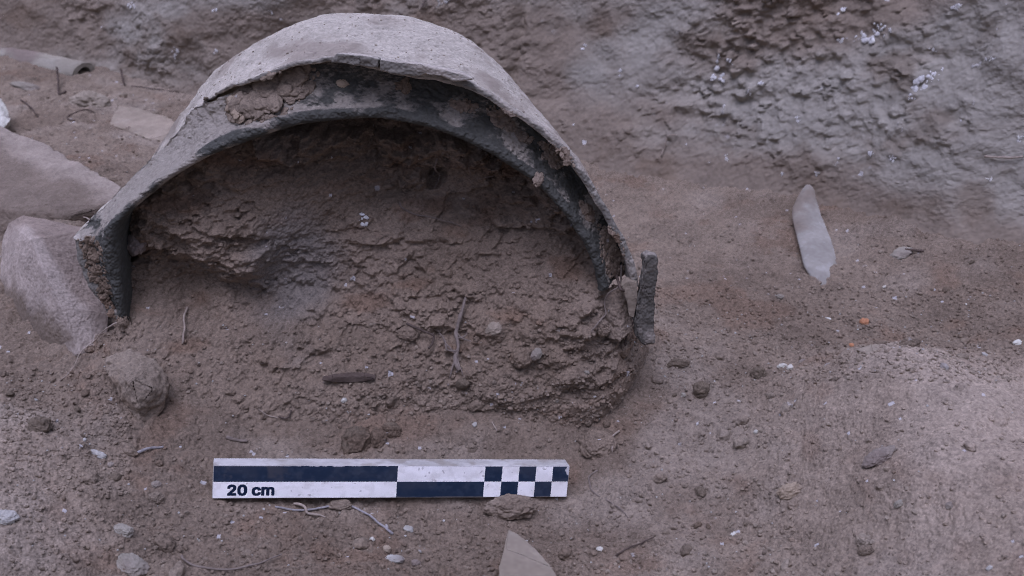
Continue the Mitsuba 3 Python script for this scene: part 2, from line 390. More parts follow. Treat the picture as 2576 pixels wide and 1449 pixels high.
# outer shell
prof = [(0.000, 1, 0), (0.004, 1, 0), (0.010, .97, 0), (0.018, .88, 0), (0.028, .74, 0), (0.040, .56, 0), (0.054, .38, 0), (0.070, .2, 0), (0.085, .08, 0), (0.100, 0, 0)]
prof_y = np.r_[np.linspace(0, 0.10, 72), np.linspace(0.103, 0.265, 36)]
r_of = PchipInterpolator([0, .03, .06, .10, .14, .18, .22, .25, .265], [.168, .160, .146, .123, .107, .090, .062, .03, .004])
z_of = PchipInterpolator([0, .03, .06, .10, .14, .18, .22, .265], [.062, .074, .091, .112, .118, .118, .112, .10])
th = np.unwrap(np.arctan2(Lc[:, 2] - Cc[2], Lc[:, 0] - Cc[0]))
rL = np.hypot(Lc[:, 2] - Cc[2], Lc[:, 0] - Cc[0])
rows = []
for y in prof_y:
    b = np.clip(1 - y / 0.085, 0, 1)
    b = b * b * (3 - 2 * b)
    r = b * (rL - (0.168 - r_of(y)) * 0.55) + (1 - b) * r_of(y)
    r = r * (1 - 0.04 * np.clip((np.cos(th) - 0.5) / 0.4, 0, 1) * np.clip(y / 0.05, 0, 1) * np.clip((0.3 - y) / 0.2, 0, 1))
    zc = b * (Cc[2] + (z_of(y) - .062) * 0.62) + (1 - b) * z_of(y)
    yl = Lc[:, 1] * b + (1 - b) * 0.62
    rows.append(np.stack([Cc[0] + r * np.cos(th), yl + y, zc + r * np.sin(th)], -1))
shell = loft(rows)
cen = np.stack([np.full_like(prof_y, Cc[0]), prof_y * 0, z_of(prof_y)], -1)[:, None]
nrm = shell - cen
nrm[..., 1] = 0
nrm /= np.linalg.norm(nrm, axis=-1, keepdims=True) + 1e-9
fade = np.clip(prof_y / 0.012, 0, 1)[:, None, None]
shell = shell + nrm * fade * (0.010 * N(shell, 16, 2, 53) + 0.0035 * N(shell, 60, 3, 54) + 0.0012 * N(shell, 260, 3, 55))[..., None]
put(pot + '__body', (shell.reshape(-1, 3), grid_faces(*shell.shape[:2])), 'shell_mat')
# broken front edge of the shell and its inner face
th_w = np.interp(kx, [0, 3, 3.6, 8, 9.5, 11, 15, 25], [.0060, .0075, .0014, .0012, .0026, .0030, .0040, .0048])[:, None]
q_ = [(0, 0), (-.15, -.25), (-.5, -.38), (-.85, -.25), (-1, .1), (-1.05, 1.2), (-1.1, 2.6), (-1.25, 4.2), (-1.5, 5.8)]
qq = np.array(q_)
fine = CubicSpline(np.arange(len(qq)), qq)(np.linspace(0, len(qq) - 1, 40))
lip = loft([Lc + e1 * th_w * a + ey * th_w * b for a, b in fine])
lip = lip + (e1 * 1.0)[None] * (0.0008 * N(lip, 300, 3, 56) + 0.0010 * N(lip, 90, 2, 57))[..., None] + ey * (0.0007 * N(lip, 350, 2, 58))[..., None]
lip[0] = shell[0]
put(pot + '__lip', (lip.reshape(-1, 3), grid_faces(*lip.shape[:2])), 'lip_mat', label='thin broken edge of the outer wall')
# sloping rim between the lip and the rounded inner edge
open_ = np.interp(kx, [2.6, 3.6, 8, 9.3], [1, 0, 0, 1])[:, None]       # 0 where the outer wall is broken away
gutter = np.interp(kx, [0, 3, 9, 11, 25], [.010, .010, .016, .016, .013])[:, None]
V = Lc - e1 * (.0055 * open_ - .0012 * (1 - open_))
V[:, 1] = (YI + gutter[:, 0] + 0.004) * open_[:, 0] + (Lc[:, 1] - .001) * (1 - open_[:, 0])
Bd = np.interp(kx, [0, 2, 4, 9, 12, 25], [.0040, .0075, .0110, .0095, .0065, .0060])[:, None]
mid = [(0.0, V + ey * .012 + e1 * .004), (.06, V + ey * .002)]
rows = [V - e1 * .0010, V - e1 * .0015]
for k in np.linspace(0.04, 1, 60):
    b0 = Ic + e1 * Bd
    b0 = b0 + ey * 0.0005
    sag = ey * (0.0035 * math.sin(k * math.pi))
    rows.append((V - e1 * .002) * (1 - k) + b0 * k + sag)
for a in np.linspace(0, 1, 16)[1:]:
    ang = a * math.pi * 1.02
    rows.append(Ic + e1 * (Bd / 2 + Bd / 2 * math.cos(ang)) + ey * (.0005 - Bd * .62 * math.sin(ang)))
deep = np.interp(kx, [0, 3, 6, 17, 21, 25], [.015, .030, .075, .075, .025, .010])[:, None]
for k in np.linspace(0, 1, 14)[1:]:
    rows.append(Ic + e1 * (.003 * k) + ey * (.0005 + deep * k))
band = loft(rows)
bn = -ey + 0.4 * e1
band = band + bn[None] * (0.0040 * N(band, 45, 3, 61) + 0.0030 * N(band, 160, 3, 62) + 0.0014 * N(band, 480, 2, 63))[..., None] + (e1 * 1.0)[None] * (0.003 * N(band, 30, 2, 64) + 0.0012 * N(band, 120, 3, 65))[..., None]
buv = np.stack(np.meshgrid(tt, np.linspace(0, 1, band.shape[0])), -1).reshape(-1, 2)
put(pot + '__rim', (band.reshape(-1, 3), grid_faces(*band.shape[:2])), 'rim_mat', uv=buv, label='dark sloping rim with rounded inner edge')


def slab(poly, y0, y1, size=0.0012, seed=0, amp=0.0008, smooth_it=4, lean=0.0):
    """a piece with the given outline (picture positions, taken at depth y0) and a thickness in depth"""
    a = np.array([at(x, y, y0) for x, y in poly])
    b = a + [0, y1 - y0, lean]
    n = len(a)
    pg = Polygon(a[:, [0, 2]])
    m = trimesh.creation.extrude_polygon(pg, y1 - y0, engine='earcut')
    v = m.vertices.copy()
    m.vertices = np.stack([v[:, 0], y0 + v[:, 2], v[:, 1] + lean * v[:, 2] / (y1 - y0)], -1)
    m = m.subdivide_to_size(size * 2.2, max_iter=12)
    m.merge_vertices()
    trimesh.smoothing.filter_taubin(m, iterations=smooth_it)
    m.vertices += m.vertex_normals * (amp * 2 * N(m.vertices, 240, 3, seed) + amp * 3 * N(m.vertices, 60, 2, seed + 1))[:, None]
    m.fix_normals()
    return m


put(pot + '__lip_fragment', slab([(848, 136), (905, 140), (952, 149), (948, 170), (905, 168), (872, 161), (834, 156)], .6045, .6145, seed=3, lean=-.0015), 'lip_mat', 60)
put(pot + '__lip_fragment', slab([(956, 150), (1010, 157), (1060, 164), (1110, 174), (1165, 188), (1190, 200), (1140, 202), (1112, 191), (1075, 187), (1046, 194), (1005, 187), (957, 178)],
                                 .6035, .6145, seed=8, lean=-.0015), 'lip_mat', 60)

# ------------------------------------------------------------------ earth filling the mouth and slumping out of it
FC = [(900, 320, .686), (700, 335, .664), (600, 400, .648), (450, 480, .640), (350, 560, .638), (1150, 380, .678), (1300, 470, .664), (1420, 580, .645), (1480, 680, .634),
      (800, 450, .655), (1100, 480, .676), (1000, 560, .660), (1200, 560, .664), (600, 560, .636), (500, 620, .632), (620, 680, .632), (480, 730, .648), (350, 660, .642),
      (700, 760, .642), (900, 700, .645), (1150, 650, .647), (1350, 690, .636), (900, 800, .630), (1100, 800, .624), (500, 850, .617), (700, 900, .605), (1000, 900, .603),
      (1300, 850, .612), (1450, 800, .614), (1550, 850, .618), (350, 900, .597), (300, 980, .592), (900, 1000, .583), (1250, 980, .589), (1450, 960, .596), (1550, 960, .604),
      (600, 1050, .572), (900, 1100, .573), (1250, 1085, .586), (1500, 1080, .592), (350, 1060, .572), (1590, 930, .625), (1640, 880, .68), (1640, 1000, .66), (240, 880, .63),
      (230, 1040, .62), (1560, 740, .627), (1000, 250, .68), (1200, 1160, .590), (950, 1160, .580), (700, 1160, .568), (500, 1160, .560), (1450, 1160, .60), (1600, 1150, .62), (200, 700, .66), (1640, 760, .68)]
fp = np.array([at(*c) for c in FC])
f_rbf = RBFInterpolator(fp[:, [0, 2]], fp[:, 1], kernel='thin_plate_spline', smoothing=1e-5)
fx, fz = np.linspace(-0.285, 0.10, 560), np.linspace(-0.035, 0.205, 370)
FX, FZ = np.meshgrid(fx, fz)
FY = f_rbf(np.stack([FX.ravel(), FZ.ravel()], -1))
p3 = np.stack([FX.ravel(), FY * 0.5, FZ.ravel()], -1)
pp = project(np.stack([FX.ravel(), FY, FZ.ravel()], -1))


def zone(pts, soft):
    """1 inside an outline on the face of the fill, falling off over 'soft' picture units"""
    pg = Polygon(pts)
    x0, y0, x1, y1 = pg.buffer(soft).bounds
    o = np.zeros(len(pp))
    near = np.nonzero((pp[:, 0] > x0) & (pp[:, 0] < x1) & (pp[:, 1] > y0) & (pp[:, 1] < y1))[0]
    wob = 44 * N(p3[near], 60, 4, 71) + 14 * N(p3[near], 330, 2, 171)
    wob2 = 44 * N(p3[near] + 3, 60, 4, 72) + 14 * N(p3[near], 330, 2, 172)
    import shapely
    pts_ = shapely.points(pp[near, 0] + wob, pp[near, 1] + wob2)
    dd = shapely.distance(pg, pts_)
    dd = np.where(shapely.contains(pg, pts_), 0, dd)
    o[near] = np.clip(1 - dd / (soft * 1.3), 0, 1) * np.clip(0.7 + 2.0 * N(p3[near], 110, 3, 173), 0.2, 1.3)
    return o


slope = np.clip((0.115 - FZ.ravel()) / 0.04, 0, 1)         # 0 on the upright face, 1 on the slumped lower part
rough_r = np.clip((pp[:, 0] - 820) / 350, 0.25, 1)
crum = np.clip(meshkit.fbm(p3 * 16, 3, 70) * 2.8 - 0.85, 0, 1)
D = 0.010 * N(p3, 24, 3, 73) + 0.0095 * N(p3 * [1, 1, 1.5], 75, 4, 74) * (0.25 + crum * rough_r * 1.0) + 0.0052 * N(p3, 230, 3, 75) * (0.18 + 1.2 * crum) + 0.0022 * N(p3, 620, 2, 76)
tq = N(p3 * [1, 1, 1.7], 30, 5, 178)
D -= 0.0065 * np.clip((tq - 0.015) / 0.035, 0, 1) * (1 - .8 * slope) * rough_r
tq = N(p3 * [1, 1, 1.5] + 7, 62, 5, 179)
D -= 0.0048 * np.clip((tq - 0.05) / 0.04, 0, 1) * (1 - .6 * slope) * np.clip(.15 + crum, 0, 1)
D -= 0.0045 * np.clip(ridged(p3 * [0.8, 1, 1.5], 95, 78, 2) - 0.60, 0, 1) * 4 * np.clip(crum + .2, 0, 1) * rough_r * (1 - .6 * slope)
D += 0.006 * np.clip(ridged(p3 * [0.8, 1, 1.6], 46, 77) - 0.52, -.2, 1) * crum * rough_r
# ledges and pockets seen in the face
D += 0.017 * zone([(640, 320), (930, 318), (900, 375), (820, 400), (700, 392)], 14)
D += 0.015 * zone([(960, 330), (1130, 350), (1260, 408), (1070, 402), (960, 400)], 12)
D += 0.013 * zone([(1030, 400), (1075, 425), (1050, 470), (1010, 460)], 12)
D -= 0.014 * zone([(1070, 432), (1098, 424), (1112, 440), (1092, 462), (1078, 466)], 12)
D += 0.0075 * zone([(360, 530), (640, 545), (660, 610), (655, 705), (560, 690), (440, 640), (370, 610)], 24)
D -= 0.012 * zone([(303, 600), (325, 590), (335, 650), (318, 668)], 8)
D -= 0.007 * zone([(560, 712), (660, 730), (650, 748), (590, 740)], 10)
D += 0.0055 * zone([(1010, 770), (1290, 790), (1500, 770), (1490, 830), (1290, 850), (1050, 800)], 18) * (0.4 + crum)
D += 0.0040 * zone([(1310, 800), (1480, 760), (1560, 860), (1590, 930), (1440, 950), (1330, 880)], 22)
D += 0.0030 * zone([(1390, 900), (1590, 930), (1590, 1010), (1480, 1040), (1400, 990)], 18)
D += 0.0045 * zone([(1000, 500), (1300, 560), (1290, 600), (1080, 600), (860, 590)], 12)
D += 0.004 * zone([(560, 850), (760, 830), (840, 870), (720, 910), (600, 900)], 14)
D += 0.004 * zone([(420, 700), (600, 740), (800, 760), (780, 840), (500, 850), (350, 800)], 22) * 0.8
# thin beds in the left of the face
bed = zone([(340, 520), (680, 560), (660, 720), (520, 690), (380, 650)], 40)
D += bed * 0.0042 * (ridged(np.stack([FX.ravel() * 14, FX.ravel() * 0, FZ.ravel() * 95 + FX.ravel() * 14], -1), 1.0, 79) - 0.5)
D += 0.7 * slope * (bumps2d(FX.ravel(), FZ.ravel(), 7000, (-.29, .1, -.03, .12), .0006, .0018, 80) + 0.9 * bumps2d(FX.ravel(), FZ.ravel(), 900, (-.29, .1, -.03, .12), .0014, .0040, 81, 3))
D += (1 - 0.75 * slope) * np.clip(crum + .25, 0, 1) * rough_r * (0.6 * bumps2d(FX.ravel(), FZ.ravel(), 2600, (-.29, .1, -.01, .2), .0008, .0032, 82, 2) + 0.7 * bumps2d(FX.ravel(), FZ.ravel(), 420, (-.29, .1, -.01, .2), .003, .0068, 83, 2))
top_c = np.clip((FZ.ravel() - 0.125) / 0.03, 0, 1)
D += top_c * 0.9 * bumps2d(FX.ravel(), FZ.ravel(), 300, (-.29, .1, .1, .2), .003, .0080, 84, 2) * np.clip(0.4 + crum, 0, 1)
D *= np.clip((FZ.ravel() + 0.012) / 0.040, 0.12, 1)       # the foot of the slump runs out flat
FYd = FY - D
FV = np.stack([FX.ravel(), FYd, FZ.ravel() + 0.25 * D * slope], -1)
arch = np.array([(c, e) for a, b, c, e, y in PAIRS])
keep_pg = Polygon(arch).buffer(26).union(Polygon([(240, 840), (330, 815), (500, 800), (1480, 740), (1560, 715), (1625, 760), (1660, 1250), (1660, 1500), (150, 1500), (190, 1000)]))
ppf = project(np.stack([FX.ravel(), FY, FZ.ravel()], -1))
keep = contains_xy(keep_pg, ppf[:, 0], ppf[:, 1])
ff = grid_faces(len(fz), len(fx), keep.reshape(FX.shape))
used, inv = np.unique(ff, return_inverse=True)
fill_mesh = (FV[used], inv.reshape(-1, 3))
put('packed_earth', fill_mesh, 'fill_mat', label='dark packed earth filling the mouth of the vessel and slumping forward', cat='earth', kind='stuff')

# ------------------------------------------------------------------ where the surfaces are, for setting things down on them
def normals_of(m):
    return meshkit.arrays(m, True)[2]


SURF = [ground_mesh, fill_mesh, wall_mesh, (shell.reshape(-1, 3), grid_faces(*shell.shape[:2])), (band.reshape(-1, 3), grid_faces(*band.shape[:2])), (lip.reshape(-1, 3), grid_faces(*lip.shape[:2]))]
SV = np.vstack([m[0] for m in SURF])
SN = np.vstack([normals_of(m) for m in SURF])
SI = np.concatenate([np.full(len(m[0]), i) for i, m in enumerate(SURF)])
SP = project(SV)
ok = (SP[:, 2] > 0.2) & (SP[:, 0] > -60) & (SP[:, 0] < W0 + 60) & (SP[:, 1] > -60) & (SP[:, 1] < H0 + 60)
SV, SN, SI, SP = SV[ok], SN[ok], SI[ok], SP[ok]
SN = np.where(((SN * (SV - EYE)).sum(1) > 0)[:, None], -SN, SN)
cell = 8
ci = (SP[:, 0] // cell).astype(int) + 10, (SP[:, 1] // cell).astype(int) + 10
zb = np.full((400, 260), 9.0)
np.minimum.at(zb, ci, SP[:, 2])
vis = SP[:, 2] < zb[ci] + 0.02
SV, SN, SI, SP = SV[vis], SN[vis], SI[vis], SP[vis]
tree = cKDTree(SP[:, :2])


def spot(px, py, only=None):
    _, i = tree.query((px, py), k=12)
    if only is not None:
        j = [a for a in i if SI[a] in only]
        i = np.array(j) if j else i
    k = i[np.argmin(SP[i, 2])]
    nn = SN[tree.query((px, py), k=60)[1]].mean(0)
    return SV[k], nn / (np.linalg.norm(nn) + 1e-9)


# ------------------------------------------------------------------ shapes for stones, clods, roots
def stone(points, size=0.004, amp=0.002, scale=60, seed=0, smooth_it=6, sharp=0.0):
    m = trimesh.Trimesh(np.asarray(points)).convex_hull if False else trimesh.convex.convex_hull(np.asarray(points, float))
    m = m.subdivide_to_size(size, max_iter=14)
    m.merge_vertices()
    trimesh.smoothing.filter_taubin(m, iterations=smooth_it)
    n = m.vertex_normals
    m.vertices += n * (amp * 2 * N(m.vertices, scale, 3, seed) + amp * 0.8 * N(m.vertices, scale * 4, 2, seed + 3))[:, None]
    return m


def lump(c, n, r, seed, sub=3, amp=0.35, sc=1.3, squash=0.8, sink=0.25, stretch=(1, 1), turn=0.0):
    """a crumbly lump of half size r sitting on the surface at c with normal n"""
    m = trimesh.creation.icosphere(subdivisions=sub)
    v = m.vertices
    k = 1 + amp * 2 * N(v + seed * 3.7, sc, 3, seed) + 0.16 * 2 * N(v + seed, sc * 4, 3, seed + 1) - amp * 0.5 * np.abs(N(v * 1.0 + seed, sc * 1.8, 2, seed + 5)) * 2
    v = v * k[:, None] * [stretch[0], stretch[1], squash] * r
    n = n / np.linalg.norm(n)
    a = np.cross([0.0, 1, 0.2], n)
    a /= np.linalg.norm(a)
    b = np.cross(n, a)
    a, b = a * math.cos(turn) + b * math.sin(turn), b * math.cos(turn) - a * math.sin(turn)
    return trimesh.Trimesh(np.asarray(c) + v[:, :1] * a + v[:, 1:2] * b + (v[:, 2:] + r * squash * (1 - 2 * sink)) * n, m.faces, process=False)


def tube(pts, r0, r1, sides=7, wob=0.0, seed=0, n=None):
    p = np.asarray(pts, float)
    if len(p) > 2:
        t = np.r_[0, np.cumsum(np.linalg.norm(np.diff(p, axis=0), axis=1))]
        n = n or max(10, int(t[-1] / 0.0015))
        u = np.linspace(0, t[-1], n)
        p = PchipInterpolator(t, p)(u)
    else:
        p = p[0] + np.linspace(0, 1, n or 12)[:, None] * (p[1] - p[0])
    m = len(p)
    if wob:
        p = p + wob * 2 * np.stack([N(p + 7 * k, 160, 2, seed + k) for k in range(3)], -1)
    r = np.linspace(r0, r1, m) * (1 + 0.35 * 2 * N(p, 240, 2, seed + 9))
    d = np.gradient(p, axis=0)
    d /= np.linalg.norm(d, axis=1, keepdims=True) + 1e-12
    a = np.cross(d, [0.31, 0.2, 0.93])
    a /= np.linalg.norm(a, axis=1, keepdims=True) + 1e-12
    b = np.cross(d, a)
    an = np.arange(sides) * 2 * math.pi / sides
    v = p[:, None] + r[:, None, None] * (np.cos(an)[None, :, None] * a[:, None] + np.sin(an)[None, :, None] * b[:, None])
    v = np.vstack([v.reshape(-1, 3), p[:1], p[-1:]])
    f = []
    for i in range(m - 1):
        for j in range(sides):
            k = (j + 1) % sides
            f += [[i * sides + j, i * sides + k, (i + 1) * sides + k], [i * sides + j, (i + 1) * sides + k, (i + 1) * sides + j]]
    for j in range(sides):
        k = (j + 1) % sides
        f += [[m * sides, k, j], [m * sides + 1, (m - 1) * sides + j, (m - 1) * sides + k]]
    return trimesh.Trimesh(v, np.array(f), process=False)


def on(pts, lift=0.0006):
    out = []
    for e in pts:
        c, n = spot(e[0], e[1])
        out.append(c + n * (e[2] if len(e) > 2 else lift))
    return out


def root(name, pts, r0, r1, mat, label, cat='root', lift=0.0006, wob=0.0006, branches=(), seed=0):
    t = tube(on(pts, lift), r0, r1, wob=wob, seed=seed)
    if branches:
        k = thing(name, label, cat)
        put(k + '__stem', t, mat)
        for i, (bp, b0, b1) in enumerate(branches):
            put(k + '__branch', tube(on(bp, lift), b0, b1, wob=wob, seed=seed + i + 1, sides=5), mat)
        return k
    return put(name, t, mat, label=label, cat=cat)


# ------------------------------------------------------------------ scale bar
from scipy.spatial.transform import Rotation
BP, BR = np.array([-0.16269, 0.49750, 0.01341]), Rotation.from_rotvec([-0.21725, 0.10730, 0.20597])
BL, BT, BH = 0.20, 0.0103, 0.01944


def bar_pt(v):
    return BR.apply(np.asarray(v, float)) + BP


bar = thing('scale_bar', 'blue and white checked scale bar reading 20 cm lying on the earth before the vessel', 'scale bar')
import manifold3d as m3
c_ = 0.0004
pts = [(x, y, z) for x in (0, BL) for y in (0, BT) for z in (0, BH)]
hull = []
for x in (0, BL):
    for y in (0, BT):
        for z in (0, BH):
            ix, iy, iz = (1 if x == 0 else -1), (1 if y == 0 else -1), (1 if z == 0 else -1)
            hull += [(x + ix * c_, y, z + iz * c_), (x, y + iy * c_, z + iz * c_), (x + ix * c_, y + iy * c_, z)]
bm = trimesh.convex.convex_hull(np.array(hull))
bm.vertices = bar_pt(bm.vertices)


def bar_body(p, n, uv):
    f = fbm(p.x * 60, p.y * 200, p.z * 200, 4)
    c = mix((0.40, 0.375, 0.33), (0.52, 0.49, 0.44), smoothstep(0.35, 0.65, f))
    c = mix(c, (0.28, 0.24, 0.19), 0.7 * smoothstep(0.50, 0.70, fbm(p.x * 110, p.y * 110, p.z * 110, 3)))
    return c * (0.9 + 0.15 * noise(p.x * 900, p.y * 900, p.z * 900))


scene['bar_wood'] = matte(proc(bar_body), rough=0.7, bump=0)


def bar_print(p, n, uv):
    u, v = uv.x * 20, uv.y            # u in centimetres
    top = dr.select(v > 0.5, 1.0, 0.0)
    k = dr.select(u < 10, 0.0, 1.0)
    k = dr.select((u >= 15), dr.floor(u - 15) - 2 * dr.floor((u - 15) * 0.5), k)
    dark = dr.abs(top - k)            # top row dark where k is 0
    wear = fbm(u * 3, v * 6, 2.0, 4)
    scr = noise(u * 26, v * 52, 1.0)
    navy = mix((0.0075, 0.0190, 0.040), (0.020, 0.033, 0.055), smoothstep(0.45, 0.75, wear) * 0.8 + 0.2 * scr)
    navy = mix(navy, (0.12, 0.10, 0.085), 0.55 * smoothstep(0.62, 0.78, fbm(u * 1.3, v * 3 + 4, 5.0, 4)) * smoothstep(6.0, 0.0, u))
    white = mix((0.90, 0.86, 0.79), (0.80, 0.76, 0.69), smoothstep(0.5, 0.75, wear))
    white = mix(white, (0.42, 0.38, 0.34), 0.75 * smoothstep(0.76, 0.84, fbm(u * 5 + 9, v * 9, 7.0, 3)))
    c = mix(white, navy, dark)
    chip = smoothstep(0.955, 0.985, v + 0.10 * (fbm(u * 7, 3.0, 1.0, 3) - 0.55) * smoothstep(3.0, 6.0, u) * smoothstep(13.0, 8.5, u))
    corner = smoothstep(0.16, 0.10, dr.sqrt(dr.square((u - 20) * 0.5) + dr.square((v - 0.88) * 0.9)) + 0.10 * (noise(u * 9, v * 14, 3.0) - 0.5))
    c = mix(c, (0.52, 0.50, 0.48), dr.maximum(chip, corner))
    edge = smoothstep(0.055, 0.0, v + 0.05 * (fbm(u * 2, 8.0, 3.0, 3) - 0.5))
    c = mix(c, (0.25, 0.21, 0.165), 0.45 * edge)
    c = mix(c, (0.30, 0.25, 0.20), (0.05 + 0.13 * (1 - dark)) * smoothstep(0.46, 0.72, fbm(u * 0.7 + 3, v * 2.2, 9.0, 5)))
    return c * (0.93 + 0.14 * noise(u * 60, v * 120, 4.0))


scene['bar_print_mat'] = {'type': 'twosided', 'bsdf': {'type': 'principled', 'base_color': proc(bar_print), 'roughness': 0.45, 'specular': 0.4}}
put(bar + '__body', bm, 'bar_wood', False, label='grey weathered body of the scale bar')
fv = bar_pt([(c_, -0.0002, c_), (BL - c_, -0.0002, c_), (BL - c_, -0.0002, BH - c_), (c_, -0.0002, BH - c_)])
put(bar + '__printed_face', (fv, np.array([[0, 1, 2], [0, 2, 3]])), 'bar_print_mat', False, label='front face printed with dark blue and white checks', uv=np.array([(0.002, 0.02), (0.998, 0.02), (0.998, 0.98), (0.002, 0.98)]))
tm = meshkit.text_mesh('20 cm', 0.0056, 0.00012, bold=True)
up_f = tm.face_normals[:, 2] > 0.9
import shapely
ink = shapely.union_all([Polygon(t[:, :2]).buffer(1e-6) for t in tm.triangles[up_f]]).buffer(0.00028)
tm = trimesh.util.concatenate([trimesh.creation.extrude_polygon(g, 0.00012, engine='earcut') for g in getattr(ink, 'geoms', [ink])])
b0, b1 = tm.bounds
v = tm.vertices - [b0[0], 0, 0]
v = np.stack([0.0078 + v[:, 0] * 0.0252 / (b1[0] - b0[0]), -0.00022 - v[:, 2], 0.0022 + v[:, 1]], -1)
scene['ink'] = matte({'type': 'rgb', 'value': [0.008, 0.016, 0.036]}, rough=0.5, bump=0)
put(bar + '__lettering', (bar_pt(v), tm.faces), 'ink', False, label='dark blue lettering 20 cm')

# ------------------------------------------------------------------ stones
def at_list(l):
    return [at(*q) for q in l]


def with_back(l, dy, dz):
    a = np.array(at_list(l))
    return np.vstack([a, a + [0, dy, dz]])


put('stone_block', stone(at_list([(4, 612, .755), (22, 562, .765), (58, 543, .755), (130, 556, .770), (225, 578, .748), (78, 604, .690), (115, 690, .662), (152, 770, .640), (196, 850, .630),
                                   (275, 790, .655), (0, 700, .735), (6, 790, .715), (50, 900, .675), (130, 950, .645), (20, 850, .72), (270, 880, .635), (200, 890, .622)]) + [at(150, 600, .83) - [0, 0, .05], at(0, 640, .78) - [0, 0, .05], at(200, 950, .66) - [0, 0, .03]],
                           size=.003, amp=.0016, scale=42, seed=101, smooth_it=0), 'block_mat', label='big pinkish stone block leaning beside the left edge of the vessel', cat='stone')
put('stone_slab', stone(at_list([(-60, 296, .96), (0, 322, .94), (110, 362, .905), (215, 420, .865), (305, 472, .825), (268, 520, .79), (180, 545, .785), (60, 545, .792), (-60, 520, .80)]) +
                        [at(-60, 520, .78) - [0, 0, .05], at(260, 530, .80) - [0, 0, .05], at(0, 330, .96) - [0, 0, .06], at(305, 472, .84) - [0, 0, .05]], size=.004, amp=.0034, scale=42, seed=107, smooth_it=2),
    'slab_mat', label='flat earth covered stone slab at the left edge behind the pinkish block', cat='stone')
put('stone', stone(at_list([(272, 312, 1.095), (300, 266, 1.15), (345, 272, 1.15), (385, 284, 1.13), (430, 296, 1.11), (456, 326, 1.06), (440, 356, 1.04), (380, 352, 1.045), (330, 330, 1.08), (285, 322, 1.09)]) +
                    [at(300, 300, 1.12) - [0, 0, .04], at(440, 330, 1.08) - [0, 0, .04]], size=.004, amp=.003, scale=40, seed=109, smooth_it=4), 'pink_stone',
    label='pink angular stone on the floor left of the vessel top', cat='stone')
put('stone', stone(at_list([(-50, 235, 1.10), (0, 248, 1.10), (18, 268, 1.09), (28, 300, 1.06), (10, 322, 1.03), (-50, 320, 1.03)]) + [at(-20, 280, 1.14) - [0, 0, .04]],
                   size=.003, amp=.003, scale=80, seed=113, smooth_it=2), 'white_stone', label='bright white stone cut by the left edge of the picture', cat='stone')
bl_ = np.array([(464, 2037, 5, .905), (478, 2037, 15, .90), (500, 2033, 24, .89), (530, 2032, 35, .875), (570, 2042, 40, .85), (620, 2057, 43, .82), (660, 2067, 43, .80), (695, 2076, 36, .785), (712, 2081, 32, .778), (722, 2083, 26, .775)])
bs = PchipInterpolator(np.linspace(0, 1, len(bl_)), bl_)(np.linspace(0, 1, 110))
ba = np.linspace(0, 2 * math.pi, 49)
br = []
for py, cx, w, Y in bs:
    c0, c1 = at(cx - w, py, Y), at(cx + w, py, Y)
    hw, mid_ = (c1 - c0) / 2, (c0 + c1) / 2 + np.array([0, .006, -.002])
    vd = (mid_ - EYE) / np.linalg.norm(mid_ - EYE)
    br.append(mid_ + np.cos(ba)[:, None] * hw - np.sign(np.sin(ba))[:, None] * (np.abs(np.sin(ba)) ** .8)[:, None] * vd * min(.0085, .0085 * w / 22))
br = np.array(br)
br = br + 0.0010 * np.stack([N(br + 3 * k, 40, 2, 120 + k) for k in range(3)], -1) + 0.0006 * np.stack([N(br + 3 * k, 260, 2, 124 + k) for k in range(3)], -1)
br[:, -1] = br[:, 0]
put('standing_stone', (br.reshape(-1, 3), grid_faces(*br.shape[:2])), 'blade_stone', label='pale grey blade shaped stone standing in the floor by the right wall', cat='stone')
put('buried_stone', stone(at_list([(2150, 878, .592), (2190, 866, .594), (2260, 864, .597), (2330, 882, .590), (2400, 923, .574), (2445, 975, .551), (2400, 985, .546), (2300, 945, .558), (2200, 900, .574)]) +
                          [at(2250, 930, .59) - [0, 0, .03], at(2400, 960, .58) - [0, 0, .03]], size=.003, amp=.0016, scale=45, seed=117), 'dusty_stone',
    label='half buried pale boulder on the crest of the right mound', cat='stone')
put('buried_stone', stone([p + np.array([0, 0, .0012]) for p in at_list([(1278, 1336, .478), (1300, 1345, .477), (1345, 1385, .464), (1388, 1432, .45), (1415, 1475, .44), (1250, 1500, .432), (1255, 1440, .446), (1272, 1385, .462)])] +
                          [at(1340, 1440, .455) - [0, 0, .03]], size=.0022, amp=.0014, scale=60, seed=119, smooth_it=8), 'dusty_stone',
    label='grey stone edge breaking out of the earth at the bottom of the picture', cat='stone')


def surf_stone(px, py, r, mat, label, stretch=(1.2, 0.9), squash=.6, seed=0, sink=.42, amp=.34, cat='stone', turn=0.0, name='stone', sub=4, sc=1.6):
    c, n = spot(px, py)
    rr = r * project(c)[2] / FP
    return put(name, lump(c, n, rr, seed, sub, amp, sc, squash, sink, stretch, turn), mat, label=label, cat=cat)


